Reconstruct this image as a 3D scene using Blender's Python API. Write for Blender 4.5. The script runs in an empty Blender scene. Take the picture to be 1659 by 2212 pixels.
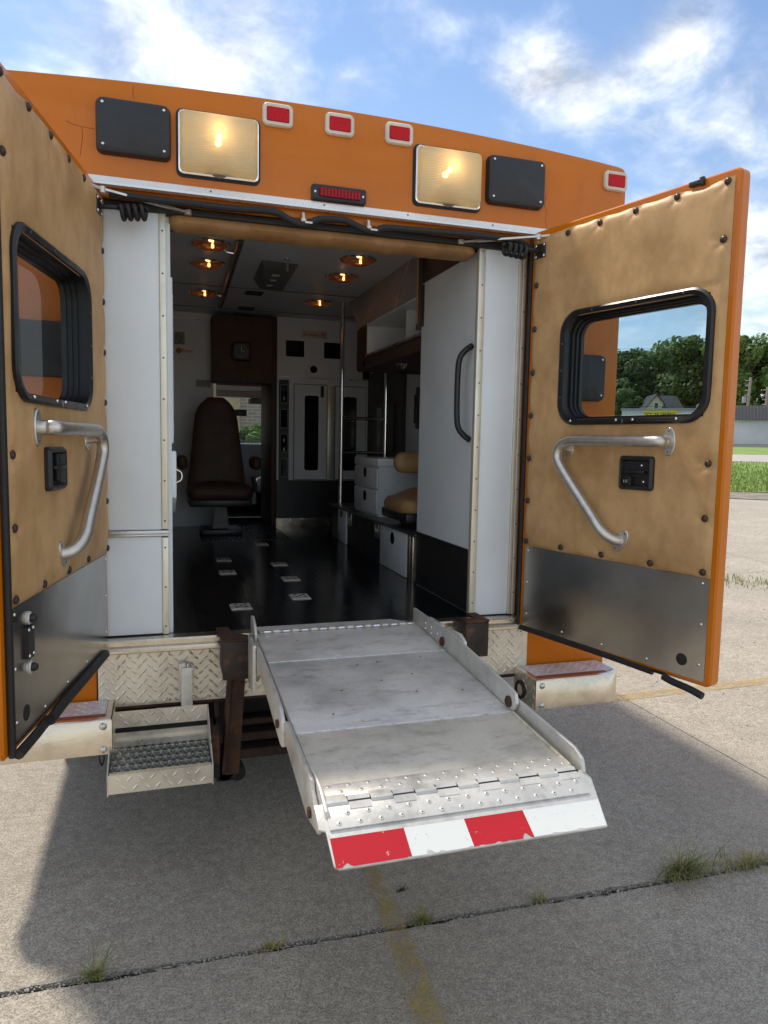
import bpy, bmesh, math, random
from mathutils import Vector, Matrix, noise
random.seed(7)
R = math.radians
S = bpy.context.scene
COL = S.collection

# ------------------------------------------------------------------ camera
CAMP = (-0.6343, -2.6599, 1.5123); YAW, PITCH, ROLL = 0.3046, 0.0943, 0.0191
_f = Vector((math.sin(YAW)*math.cos(PITCH), math.cos(YAW)*math.cos(PITCH), -math.sin(PITCH)))
_r = Vector((math.cos(YAW), -math.sin(YAW), 0)); _u = _r.cross(_f)
_c, _s = math.cos(ROLL), math.sin(ROLL)
_r, _u = _c*_r+_s*_u, -_s*_r+_c*_u
cd = bpy.data.cameras.new('camera'); cam = bpy.data.objects.new('camera', cd); COL.objects.link(cam)
M = Matrix((_r, _u, -_f)).transposed().to_4x4(); M.translation = CAMP
cam.matrix_world = M
cd.sensor_fit = 'HORIZONTAL'; cd.sensor_width = 36; cd.lens = 1559.1/1659*36
cd.clip_start = .05; cd.clip_end = 3000
S.camera = cam

# ------------------------------------------------------------------ world, sun, exposure
SUNV = Vector((-.30, .60, 1)).normalized()           # towards the sun
SUN_EL = math.asin(SUNV.z); SUN_AZ = math.atan2(SUNV.x, SUNV.y)
w = bpy.data.worlds.new('World'); S.world = w; w.use_nodes = True
nt = w.node_tree; nt.nodes.clear()
N = nt.nodes.new; L = nt.links.new
out = N('ShaderNodeOutputWorld'); bg = N('ShaderNodeBackground'); L(bg.outputs[0], out.inputs[0])
sky = N('ShaderNodeTexSky'); sky.sky_type = 'NISHITA'; sky.sun_disc = False
sky.sun_elevation = SUN_EL; sky.sun_rotation = SUN_AZ; sky.altitude = 200; sky.air_density = 1.0; sky.dust_density = .3; sky.ozone_density = 1.6
tc = N('ShaderNodeTexCoord')
sep = N('ShaderNodeSeparateXYZ'); L(tc.outputs['Generated'], sep.inputs[0])
def wm(op, a, b=None, c=None, clamp=False):
    n = N('ShaderNodeMath'); n.operation = op; n.use_clamp = clamp
    for i, v in enumerate((a, b, c)):
        if v is None: continue
        if isinstance(v, (int, float)): n.inputs[i].default_value = v
        else: L(v, n.inputs[i])
    return n.outputs[0]
zc = wm('ADD', wm('MAXIMUM', sep.outputs[2], 0.0), .32)
comb = N('ShaderNodeCombineXYZ')
L(wm('DIVIDE', sep.outputs[0], zc), comb.inputs[0]); L(wm('DIVIDE', sep.outputs[1], zc), comb.inputs[1]); comb.inputs[2].default_value = 3.1
def wnoise(scale, detail, rough, off):
    mp = N('ShaderNodeMapping'); mp.inputs['Location'].default_value = off; L(comb.outputs[0], mp.inputs[0])
    n = N('ShaderNodeTexNoise'); n.inputs['Scale'].default_value = scale; n.inputs['Detail'].default_value = detail
    n.inputs['Roughness'].default_value = rough; n.inputs['Distortion'].default_value = .25; L(mp.outputs[0], n.inputs[0]); return n.outputs[0]
n1 = wnoise(2.6, 9, .58, (0, 0, 0)); n2 = wnoise(7.5, 7, .6, (4, 2, 1))
acc = None
for d, r, k in [((.01, .9, .47), .15, .52), ((.08, .893, .45), .16, .56), ((.135, .9, .42), .11, .45), ((-.03, .9, .50), .12, .38),
                ((.43, .79, .437), .10, .55), ((.47, .77, .42), .09, .45), ((.55, .705, .45), .09, .55), ((.51, .74, .43), .08, .4), ((.48, .75, .40), .09, .25),
                ((.232, .88, .415), .075, .42), ((.66, .70, .27), .24, .50), ((.60, .75, .33), .12, .30), ((.63, .69, .36), .12, .38), ((.30, .85, .48), .10, .15)]:
    v = N('ShaderNodeVectorMath'); v.operation = 'DISTANCE'; L(tc.outputs['Generated'], v.inputs[0]); v.inputs[1].default_value = Vector(d).normalized()
    mr = N('ShaderNodeMapRange'); mr.interpolation_type = 'SMOOTHSTEP'
    L(v.outputs['Value'], mr.inputs['Value']); mr.inputs['From Min'].default_value = r*1.15; mr.inputs['From Max'].default_value = 0; mr.inputs['To Max'].default_value = k
    acc = mr.outputs[0] if acc is None else wm('MAXIMUM', acc, mr.outputs[0])
dens = wm('ADD', wm('MULTIPLY', wm('SUBTRACT', n1, .5), 1.5), wm('MULTIPLY', wm('SUBTRACT', n2, .5), .6))
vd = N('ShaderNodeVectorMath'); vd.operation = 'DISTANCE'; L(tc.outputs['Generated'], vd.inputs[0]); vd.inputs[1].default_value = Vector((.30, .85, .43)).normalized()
fill_cover = N('ShaderNodeMapRange'); fill_cover.interpolation_type = 'SMOOTHSTEP'; L(vd.outputs['Value'], fill_cover.inputs['Value'])
fill_cover.inputs['From Min'].default_value = .35; fill_cover.inputs['From Max'].default_value = 1.0; fill_cover.inputs['To Max'].default_value = .42   # extra unseen clouds added away from the view direction, to brighten the shade
dens = wm('ADD', wm('ADD', dens, acc), fill_cover.outputs[0])
mr = N('ShaderNodeMapRange'); mr.interpolation_type = 'SMOOTHSTEP'; L(dens, mr.inputs['Value'])
mr.inputs['From Min'].default_value = .02; mr.inputs['From Max'].default_value = .80
shade = N('ShaderNodeMapRange'); L(n2, shade.inputs['Value']); shade.inputs['From Min'].default_value = .35; shade.inputs['From Max'].default_value = .65
shade.inputs['To Min'].default_value = .38; shade.inputs['To Max'].default_value = .95
ccol = N('ShaderNodeVectorMath'); ccol.operation = 'SCALE'; ccol.inputs[0].default_value = (9.2, 9.3, 9.35); L(shade.outputs[0], ccol.inputs['Scale'])
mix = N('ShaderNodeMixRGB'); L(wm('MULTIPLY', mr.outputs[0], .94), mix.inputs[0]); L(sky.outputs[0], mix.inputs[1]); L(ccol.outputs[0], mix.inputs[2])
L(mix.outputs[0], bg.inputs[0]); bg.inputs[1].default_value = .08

sd = bpy.data.lights.new('sun', 'SUN'); sd.energy = 2.0; sd.angle = R(4); sd.color = (1, .92, .80)
sun = bpy.data.objects.new('sun', sd); COL.objects.link(sun)
sun.rotation_euler = (-SUNV).to_track_quat('-Z', 'Y').to_euler()
S.view_settings.view_transform = 'Standard'; S.view_settings.look = 'None'; S.view_settings.gamma = 1
S.view_settings.use_curve_mapping = False; S.view_settings.exposure = 1.2
S.render.engine = 'CYCLES'
S.cycles.max_bounces = 8; S.cycles.transparent_max_bounces = 12; S.cycles.use_denoising = True

# ------------------------------------------------------------------ materials
class NB:
    def __init__(s, name):
        s.m = bpy.data.materials.new(name); s.m.use_nodes = True; s.t = s.m.node_tree
        s.p = s.t.nodes['Principled BSDF']; s.o = s.t.nodes['Material Output']; s.tc = None
    def n(s, k, **kw):
        x = s.t.nodes.new(k)
        for a, b in kw.items(): setattr(x, a, b)
        return x
    def l(s, a, b): s.t.links.new(a, b)
    def pos(s, scale=(1, 1, 1), rot=(0, 0, 0)):
        if s.tc is None: s.tc = s.n('ShaderNodeTexCoord')
        mp = s.n('ShaderNodeMapping'); mp.inputs['Scale'].default_value = scale; mp.inputs['Rotation'].default_value = rot
        s.l(s.tc.outputs['Object'], mp.inputs[0]); return mp.outputs[0]
    def noise(s, scale, detail=4, rough=.55, sc=(1, 1, 1), dist=0):
        n = s.n('ShaderNodeTexNoise'); n.inputs['Scale'].default_value = scale; n.inputs['Detail'].default_value = detail
        n.inputs['Roughness'].default_value = rough; n.inputs['Distortion'].default_value = dist; s.l(s.pos(sc), n.inputs[0]); return n.outputs[0]
    def ramp(s, f, stops):
        r = s.n('ShaderNodeValToRGB'); s.l(f, r.inputs[0]); e = r.color_ramp.elements
        while len(e) < len(stops): e.new(.5)
        for i, (p, c) in enumerate(stops):
            e[i].position = p; e[i].color = (*c, 1) if isinstance(c, tuple) else (c, c, c, 1)
        return r.outputs[0]
    def mix(s, f, a, b, mode='MIX'):
        m = s.n('ShaderNodeMixRGB', blend_type=mode)
        for i, v in enumerate((f, a, b)):
            if isinstance(v, (int, float)): m.inputs[i].default_value = v if i == 0 else (v, v, v, 1)
            elif isinstance(v, tuple): m.inputs[i].default_value = (*v, 1)
            else: s.l(v, m.inputs[i])
        return m.outputs[0]
    def math(s, op, a, b=0.0):
        m = s.n('ShaderNodeMath', operation=op)
        for i, v in enumerate((a, b)):
            if isinstance(v, (int, float)): m.inputs[i].default_value = v
            else: s.l(v, m.inputs[i])
        return m.outputs[0]
    def bump(s, h, strength=.2, dist=.01, prev=None):
        b = s.n('ShaderNodeBump'); b.inputs['Strength'].default_value = strength; b.inputs['Distance'].default_value = dist
        s.l(h, b.inputs['Height'])
        if prev is not None: s.l(prev, b.inputs['Normal'])
        s.l(b.outputs[0], s.p.inputs['Normal']); return b.outputs[0]
    def set(s, **kw):
        names = dict(col='Base Color', rough='Roughness', metal='Metallic', coat='Coat Weight', coatr='Coat Roughness', spec='Specular IOR Level',
                     trans='Transmission Weight', ior='IOR', ecol='Emission Color', estr='Emission Strength', aniso='Anisotropic', alpha='Alpha', sheen='Sheen Weight')
        for k, v in kw.items():
            i = s.p.inputs[names[k]]
            if isinstance(v, tuple): i.default_value = (*v, 1)
            elif isinstance(v, (int, float)): i.default_value = v
            else: s.l(v, i)
        return s

def simple(name, col, rough=.5, metal=0, var=.12, scale=6, grime=0, bump=0, bscale=200, **kw):
    b = NB(name)
    f = b.noise(scale, 6, .6)
    c1 = tuple(min(1, v*(1+var)) for v in col); c0 = tuple(v*(1-var) for v in col)
    c = b.ramp(f, [(.3, c0), (.7, c1)])
    if grime:
        g = b.ramp(b.noise(scale*3, 8, .7), [(.5, 0.0), (.72, 1.0)])
        c = b.mix(b.math('MULTIPLY', g, grime), c, tuple(v*.35 for v in col))
    b.set(col=c, metal=metal, **kw)
    r = b.ramp(b.noise(scale*2.3, 5, .6), [(.3, max(.02, rough-.07)), (.7, min(1, rough+.07))]); b.set(rough=r)
    if bump: b.bump(b.noise(bscale, 3, .5), bump, .002)
    return b.m

orange = NB('orange_paint')
_c0 = orange.ramp(orange.noise(3, 6, .6), [(.3, (.54, .146, .001)), (.7, (.60, .166, .002))])
_st = orange.ramp(orange.noise(5, 7, .65, (3, 3, .5)), [(.55, 0.0), (.8, 1.0)])
orange.set(col=orange.mix(orange.math('MULTIPLY', _st, .35), _c0, (.34, .10, .02)), rough=.26, coat=.22, coatr=.03, spec=.3)
orange.bump(orange.noise(2.0, 2, .4), .15, .02)
orange = orange.m
laminate = simple('white_laminate', (.77, .82, .85), .42, var=.05, scale=3, bump=.15, bscale=260)
lam_in = simple('interior_laminate', (.72, .77, .80), .45, var=.06, scale=3)
ceil_m = simple('ceiling_panel', (.66, .69, .71), .5, var=.06, scale=2)
cream = simple('anodised_trim', (.78, .74, .62), .38, metal=.55, var=.06, scale=12)
blackp = simple('black_plastic', (.014, .014, .016), .38, var=.2, scale=30, bump=.2, bscale=400)
boxp = simple('textured_dark_plastic', (.022, .024, .028), .5, var=.15, scale=20, bump=.5, bscale=600)
rubber = simple('black_rubber', (.013, .013, .014), .6, var=.25, scale=25, bump=.3, bscale=150)
rust = NB('rusty_steel')
_n = rust.noise(9, 9, .7)
rust.set(col=rust.ramp(_n, [(.32, (.028, .016, .012)), (.5, (.07, .032, .018)), (.64, (.15, .06, .028)), (.8, (.05, .025, .018))]), rough=.8, metal=.25)
rust.bump(rust.noise(60, 6, .7), .5, .004); rust = rust.m
darksteel = NB('blackened_steel')
darksteel.set(col=darksteel.ramp(darksteel.noise(14, 9, .7), [(.35, (.022, .020, .020)), (.58, (.05, .036, .030)), (.72, (.16, .07, .04)), (.8, (.04, .03, .03))]), rough=.55, metal=.4)
darksteel.bump(darksteel.noise(50, 5, .6), .3, .003); darksteel = darksteel.m
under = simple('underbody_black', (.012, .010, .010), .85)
chrome = simple('chrome', (.8, .8, .8), .12, metal=1, var=.04, scale=20)
rail = NB('satin_stainless'); rail.set(col=rail.ramp(rail.noise(40, 4, .6), [(.3, (.58, .55, .50)), (.7, (.70, .67, .62))]), rough=.36, metal=.9)
rail.bump(rail.noise(300, 2, .5, (1, 1, 14)), .08, .001); rail = rail.m
def alum(name, col, rough, grime=.5, scale=5, streak=(1, 1, 1), metal=.85):
    b = NB(name)
    f = b.noise(scale, 9, .68); g = b.noise(scale*5, 8, .75, streak)
    c = b.ramp(f, [(.25, tuple(v*.58 for v in col)), (.5, col), (.75, tuple(min(1, v*1.18) for v in col))])
    c = b.mix(b.math('MULTIPLY', b.ramp(g, [(.52, 0.0), (.7, 1.0)]), grime), c, tuple(v*.45 for v in col))
    b.set(col=c, metal=metal, rough=b.ramp(b.noise(scale*2, 7, .7), [(.3, rough-.1), (.7, rough+.12)]))
    sp = b.ramp(b.noise(70, 6, .8, (1, .5, 1)), [(.60, 0.0), (.68, 1.0)])
    base = b.p.inputs['Base Color'].links[0].from_socket if b.p.inputs['Base Color'].links else c
    b.l(b.mix(b.math('MULTIPLY', sp, grime*.7), base, (.22, .17, .12)), b.p.inputs['Base Color'])
    b.bump(b.noise(scale*30, 6, .7), .22, .002); return b
deck = alum('worn_aluminium_deck', (.72, .70, .66), .45, .75, 4, (.35, 1, 1), metal=.3).m
deck2 = alum('scuffed_aluminium', (.66, .64, .59), .42, .4, 8, metal=.4).m
dplate = alum('diamond_plate_aluminium', (.72, .66, .55), .34, .12, 6, metal=.6).m
treadm = alum('matt_tread_plate', (.62, .60, .60), .55, .2, 8, metal=.25).m
polished = alum('polished_aluminium', (.66, .59, .48), .20, .15, 5, metal=.92).m
brushed = alum('brushed_aluminium', (.60, .60, .60), .3, .1, 6, (1, 1, 10)).m
kick = NB('stainless_kick_plate')
kick.set(col=kick.ramp(kick.noise(4, 6, .6), [(.3, (.40, .385, .37)), (.7, (.54, .52, .49))]), metal=1,
         rough=kick.ramp(kick.noise(2.5, 4, .5), [(.3, .20), (.7, .27)]))
kick.bump(kick.noise(2.2, 2, .5), .25, .03, kick.bump(kick.noise(350, 2, .5, (1, 1, 12)), .06, .001)); kick = kick.m
def vinyl(name, col, dark, rough=.5):
    b = NB(name)
    f = b.noise(4.2, 7, .62); g = b.noise(14, 7, .65, (1, 1, .6))
    c = b.ramp(f, [(.28, dark), (.55, col), (.78, tuple(min(1, v*1.12) for v in col))])
    c = b.mix(b.math('MULTIPLY', b.ramp(g, [(.42, 0.0), (.70, 1.0)]), .55), c, dark)
    b.set(col=c, rough=rough, spec=.35)
    h = b.noise(420, 3, .6); b.bump(h, .2, .0012, b.bump(b.noise(6, 3, .5), .06, .012)); return b.m
tan = vinyl('tan_vinyl', (.58, .36, .165), (.37, .205, .08))
brownv = vinyl('brown_vinyl', (.085, .048, .030), (.055, .03, .02), .55)
glass = NB('tinted_glass')
_tr = glass.n('ShaderNodeBsdfTransparent'); _tr.inputs[0].default_value = (.74, .80, .81, 1)
_gl = glass.n('ShaderNodeBsdfGlossy'); _gl.inputs['Roughness'].default_value = .01
_fr = glass.n('ShaderNodeFresnel'); _fr.inputs[0].default_value = 1.33
_ge = glass.n('ShaderNodeNewGeometry'); _ff = glass.math('MULTIPLY', _fr.outputs[0], glass.math('SUBTRACT', 1.0, _ge.outputs['Backfacing']))
_mx = glass.n('ShaderNodeMixShader'); glass.l(_ff, _mx.inputs[0]); glass.l(_tr.outputs[0], _mx.inputs[1]); glass.l(_gl.outputs[0], _mx.inputs[2]); glass.l(_mx.outputs[0], glass.o.inputs[0])
glass = glass.m
darkglass = simple('smoked_acrylic', (.006, .006, .008), .08, var=.1)
redlens = NB('red_lens'); redlens.set(col=redlens.ramp(redlens.noise(160, 2, .5, (1, 1, 1)), [(.3, (.46, .003, .008)), (.7, (.60, .005, .014))]), rough=.3, spec=.25)
redlens.bump(redlens.noise(260, 1, .5), .4, .002); redlens = redlens.m
reddark = simple('dark_red_lens', (.16, .003, .008), .35, spec=.3)
lens = NB('amber_lens')
_tl = lens.n('ShaderNodeBsdfTranslucent'); _tl.inputs[0].default_value = (.88, .74, .48, 1)
_df = lens.n('ShaderNodeBsdfDiffuse'); _df.inputs[0].default_value = (.56, .52, .37, 1)
_g2 = lens.n('ShaderNodeBsdfGlossy'); _g2.inputs['Roughness'].default_value = .12
_t2 = lens.n('ShaderNodeBsdfTransparent'); _t2.inputs[0].default_value = (1, .85, .5, 1)
_w = lens.n('ShaderNodeTexWave', wave_type='BANDS', bands_direction='Z'); _w.inputs['Scale'].default_value = 55; lens.l(lens.pos(), _w.inputs[0])
_bp = lens.n('ShaderNodeBump'); _bp.inputs['Strength'].default_value = .5; _bp.inputs['Distance'].default_value = .002; lens.l(_w.outputs[1], _bp.inputs['Height'])
for q in (_df, _g2, _tl): lens.l(_bp.outputs[0], q.inputs['Normal'])
def _mixs(a, b, f):
    m = lens.n('ShaderNodeMixShader'); m.inputs[0].default_value = f; lens.l(a.outputs[0], m.inputs[1]); lens.l(b.outputs[0], m.inputs[2]); return m
lens.l(_mixs(_mixs(_mixs(_df, _tl, .42), _t2, .14), _g2, .07).outputs[0], lens.o.inputs[0]); lens = lens.m
def emit(name, col, s):
    b = NB(name); b.set(col=col, ecol=col, estr=s); return b.m
bulb_m = emit('lit_bulb', (1, .62, .24), 14)
bulb_in = emit('lit_halogen', (1, .42, .12), 9)
floor_m = NB('ribbed_rubber_floor')
_p = floor_m.n('ShaderNodeSeparateXYZ'); floor_m.l(floor_m.pos(), _p.inputs[0])
_pp = floor_m.math('PINGPONG', _p.outputs[0], .016)
_ph = floor_m.math('MULTIPLY', floor_m.math('ADD', _p.outputs[1], _pp), 2*math.pi/.02)
_h = floor_m.math('SINE', _ph)
floor_m.set(col=floor_m.ramp(floor_m.noise(6, 6, .6), [(.3, (.004, .005, .007)), (.7, (.008, .010, .013))]), rough=floor_m.ramp(floor_m.noise(5, 6, .6), [(.3, .10), (.7, .20)]))
floor_m.bump(_h, .10, .0008); floor_m = floor_m.m
tapew = NB('white_reflective_tape'); tapew.set(col=tapew.mix(tapew.ramp(tapew.noise(60, 8, .75), [(.60, 0.0), (.66, 1.0)]), (.64, .66, .64), (.45, .42, .37)), rough=.35); tapew = tapew.m
taper = NB('red_reflective_tape'); taper.set(col=taper.mix(taper.ramp(taper.noise(35, 9, .8), [(.63, 0.0), (.65, 1.0)]), (.44, .005, .012), (.6, .54, .44)), rough=.35); taper = taper.m
inkk = simple('black_ink', (.02, .02, .02), .6); inkr = simple('red_ink', (.5, .03, .03), .6); inko = simple('orange_ink', (.62, .24, .06), .6)
stick = simple('sticker_paper', (.62, .60, .52), .6); stickg = simple('grey_sticker', (.33, .34, .34), .6)

conc = NB('weathered_concrete')
_f1 = conc.noise(1.6, 9, .68); _f2 = conc.noise(26, 8, .72); _f3 = conc.noise(170, 5, .75)
_v = conc.n('ShaderNodeTexVoronoi'); _v.inputs['Scale'].default_value = 130; conc.l(conc.pos(), _v.inputs[0])
_c = conc.ramp(_f1, [(.28, (.30, .262, .210)), (.72, (.43, .380, .308))])
_c = conc.mix(.7, _c, conc.ramp(_f2, [(.3, .32), (.7, .68)]), 'OVERLAY')
_c = conc.mix(.9, _c, conc.ramp(_f3, [(.36, .15), (.64, .85)]), 'OVERLAY')
_sp = conc.ramp(_v.outputs['Color'], [(.62, 0.0), (.84, 1.0)])
_c = conc.mix(conc.math('MULTIPLY', _sp, .5), _c, (.58, .54, .47))
_dk = conc.ramp(conc.noise(48, 7, .8), [(.60, 0.0), (.66, 1.0)]); _c = conc.mix(conc.math('MULTIPLY', _dk, .38), _c, (.13, .12, .10))
_pt = conc.ramp(conc.noise(.9, 8, .72, (1, 1, 1), .6), [(.40, 0.0), (.62, 1.0)]); _c = conc.mix(conc.math('MULTIPLY', _pt, .22), _c, (.20, .185, .155))
_st = conc.ramp(conc.noise(3.1, 9, .7), [(.62, 0.0), (.76, 1.0)])
_c = conc.mix(conc.math('MULTIPLY', _st, .45), _c, (.12, .11, .10))
conc.set(col=_c, rough=.88); conc.bump(_f3, .9, .005, conc.bump(_f2, .35, .008)); conc = conc.m
dirt = simple('joint_dirt', (.035, .03, .024), .95, var=.4, scale=40, bump=.6, bscale=60)
def patchy(name, col, lo, hi, sc=14):
    b = NB(name); b.set(col=col, rough=.8)
    f = b.math('MULTIPLY', b.ramp(b.noise(sc, 9, .75), [(lo, 0.0), (hi, 1.0)]), 1.0)
    b.set(alpha=f); return b.m
yellow = patchy('worn_yellow_paint', (.46, .34, .11), .38, .74)
yellow2 = patchy('yellow_line_paint', (.50, .36, .15), .34, .72)
asphalt = simple('asphalt', (.07, .072, .075), .9, var=.2, scale=4)
grass_m = simple('grass_blades', (.15, .20, .045), .7, var=.45, scale=8)
drygrass = simple('dry_grass_blades', (.36, .28, .12), .8, var=.5, scale=12)
lawn = simple('lawn', (.17, .25, .05), .9, var=.35, scale=1.2, bump=.8, bscale=30)
stone_m = simple('pebble_stone', (.36, .34, .31), .8, var=.4, scale=60)

# ------------------------------------------------------------------ mesh helpers
class MB:
    def __init__(s, frame=None): s.v, s.f, s.fr = [], [], frame
    def P(s, p): return s.fr(p) if s.fr else Vector(p)
    def add(s, vs, fs):
        b = len(s.v); s.v += [s.P(p) for p in vs]; s.f += [[i+b for i in f] for f in fs]; return s
    def box(s, x0, x1, y0, y1, z0, z1):
        return s.add([(x, y, z) for z in (z0, z1) for y in (y0, y1) for x in (x0, x1)],
                     [(0, 1, 3, 2), (4, 6, 7, 5), (0, 4, 5, 1), (2, 3, 7, 6), (0, 2, 6, 4), (1, 5, 7, 3)])
    def quadbox(s, base, top):
        return s.add(list(base)+list(top), [(0, 1, 2, 3), (7, 6, 5, 4), (0, 4, 5, 1), (1, 5, 6, 2), (2, 6, 7, 3), (3, 7, 4, 0)])
    def loft(s, loops, cap0=True, cap1=True):
        n = len(loops[0]); vs = [p for l in loops for p in l]; fs = []
        for k in range(len(loops)-1):
            for i in range(n):
                j = (i+1) % n; fs.append((k*n+i, k*n+j, (k+1)*n+j, (k+1)*n+i))
        if cap0: fs.append(tuple(range(n)))
        if cap1: fs.append(tuple((len(loops)-1)*n+i for i in range(n)))
        return s.add(vs, fs)
    def tube(s, pts, r, n=10, cap=True):
        pts = [Vector(p) for p in pts]; loops = []; up = None
        for i, p in enumerate(pts):
            t = (pts[min(i+1, len(pts)-1)]-pts[max(i-1, 0)]).normalized()
            if up is None:
                a = Vector((0, 0, 1)) if abs(t.z) < .9 else Vector((1, 0, 0)); up = (a-t*a.dot(t)).normalized()
            up = (up-t*up.dot(t)).normalized(); sd_ = t.cross(up)
            rr_ = r[i] if isinstance(r, (list, tuple)) else r
            loops.append([p+(up*math.cos(2*math.pi*k/n)+sd_*math.sin(2*math.pi*k/n))*rr_ for k in range(n)])
        return s.loft(loops, cap, cap)
    def cyl(s, a, b, r, n=16, r2=None): return s.tube([a, b], [r, r if r2 is None else r2], n)
    def lathe(s, c, ax, prof, n=20):
        c = Vector(c); ax = Vector(ax).normalized(); a = Vector((0, 0, 1)) if abs(ax.z) < .9 else Vector((1, 0, 0))
        e1 = (a-ax*a.dot(ax)).normalized(); e2 = ax.cross(e1)
        return s.loft([[c+ax*h+(e1*math.cos(2*math.pi*k/n)+e2*math.sin(2*math.pi*k/n))*max(r, 1e-4) for k in range(n)] for r, h in prof])
    def build(s, name, m, parent=None, bevel=0, smooth=30, seg=2, kind=None):
        me = bpy.data.meshes.new(name); me.from_pydata([tuple(v) for v in s.v], [], s.f)
        bm = bmesh.new(); bm.from_mesh(me)
        bmesh.ops.recalc_face_normals(bm, faces=bm.faces)
        if bevel:
            es = [e for e in bm.edges if len(e.link_faces) == 2 and e.calc_face_angle(0) > R(35)]
            if es: bmesh.ops.bevel(bm, geom=es, offset=bevel, segments=seg, profile=.5, affect='EDGES', clamp_overlap=True)
        bm.to_mesh(me); bm.free()
        if smooth:
            me.polygons.foreach_set('use_smooth', [True]*len(me.polygons)); me.set_sharp_from_angle(angle=R(smooth))
        me.materials.append(m)
        return link(name, me, parent, kind)
def link(name, me, parent=None, kind=None):
    o = bpy.data.objects.new(name, me); COL.objects.link(o)
    if parent is not None:
        o.parent = parent; o.matrix_parent_inverse = Matrix.Translation(-Vector(parent.location)) if parent.type == 'EMPTY' else Matrix()
    if kind: o['kind'] = kind
    return o
def inst(src, loc, rot=None, parent=None, name=None):
    o = src.copy(); COL.objects.link(o); o.name = name or src.name.split('.')[0]
    o.parent = parent if parent is not None else src.parent
    o.matrix_parent_inverse = Matrix(); o.location = loc
    if rot is not None: o.rotation_mode = 'QUATERNION'; o.rotation_quaternion = rot
    return o
def thing(name, label, cat, loc, group=None):
    o = bpy.data.objects.new(name, None); COL.objects.link(o); o.location = loc; o['label'] = label; o['category'] = cat
    if group: o['group'] = group
    return o
def tag(o, label, cat, group=None):
    o['label'] = label; o['category'] = cat
    if group: o['group'] = group
    return o
def rr(x0, x1, z0, z1, r, y=0, n=6, order='xz'):
    pts = []
    for cx, cz, a0 in ((x1-r, z1-r, 0), (x0+r, z1-r, 90), (x0+r, z0+r, 180), (x1-r, z0+r, 270)):
        for k in range(n+1):
            a = R(a0+90*k/n); pts.append((cx+r*math.cos(a), y, cz+r*math.sin(a)))
    return pts
def textmesh(txt, size, frame, m, parent, name='lettering', bold=0, ext=.0004):
    cu = bpy.data.curves.new(name, 'FONT'); cu.body = txt; cu.size = size; cu.offset = bold; cu.extrude = ext; cu.resolution_u = 3
    tmp = bpy.data.objects.new(name, cu); COL.objects.link(tmp)
    dg = bpy.context.evaluated_depsgraph_get(); me = bpy.data.meshes.new_from_object(tmp.evaluated_get(dg))
    COL.objects.unlink(tmp); bpy.data.objects.remove(tmp)
    for v in me.vertices: v.co = frame((v.co.x, v.co.z, v.co.y))
    me.materials.clear(); me.materials.append(m)
    return link(name, me, parent)
def lozenges(mb, fr, x0, x1, z0, z1, pitch=.035, L_=.0145, W_=.0044, H=.0024):
    """raised diamond-plate lozenges on the plane fr(x, out, z)"""
    ny = max(1, int((z1-z0)/pitch)); nx = max(1, int((x1-x0)/pitch)); py = (z1-z0)/ny; px = (x1-x0)/nx
    for j in range(ny*2):
        for i in range(nx):
            cx = x0+px*(i+.25+.5*(j % 2)); cz = z0+py*(j*.5+.25)
            if cx+L_*.8 > x1 or cz+L_*.75 > z1+.004 or cx-L_*.75 < x0-.002 or cz-L_*.75 < z0-.004: continue
            a = R(45 if (i+j//1) % 2 == 0 else -45) + random.uniform(-.03, .03)
            ca, sa = math.cos(a), math.sin(a)
            ps = [(L_, 0), (L_*.45, W_), (-L_*.45, W_), (-L_, 0), (-L_*.45, -W_), (L_*.45, -W_)]
            vs = [fr((cx+p*ca-q*sa, -.0003, cz+p*sa+q*ca)) for p, q in ps]+[fr((cx+L_*.35*ca, H, cz+L_*.35*sa)), fr((cx-L_*.35*ca, H, cz-L_*.35*sa))]
            b = len(mb.v); mb.v += [Vector(v) for v in vs]
            mb.f += [[b+t for t in f] for f in ((0, 1, 6), (1, 2, 7, 6), (2, 3, 7), (3, 4, 7), (4, 5, 6, 7), (5, 0, 6))]
def dome_mesh(name, r, h, m, n=12):
    mb = MB(); mb.lathe((0, 0, 0), (0, 0, 1), [(r, -.002), (r, .0), (r*.82, h*.55), (r*.45, h*.9), (.0002, h)], n)
    o = mb.build(name, m, None, smooth=60); me = o.data; bpy.data.objects.remove(o); return me
def put(name, me, loc, axis, parent):
    o = link(name, me, parent)
    o.matrix_parent_inverse = Matrix.Translation(-Vector(parent.location)) if parent.type == 'EMPTY' else Matrix()
    o.location = loc; o.rotation_mode = 'QUATERNION'; o.rotation_quaternion = Vector((0, 0, 1)).rotation_difference(Vector(axis)); return o
button_me = dome_mesh('rivet', .0115, .006, simple('brown_button', (.055, .038, .030), .4, metal=.3))
screw_me = dome_mesh('screw', .0055, .003, chrome, 8)
pin_me = dome_mesh('screw', .0035, .0015, simple('dull_screw', (.16, .15, .13), .5, metal=.6), 8)
bolt_me = dome_mesh('bolt', .013, .008, brushed)

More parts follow.
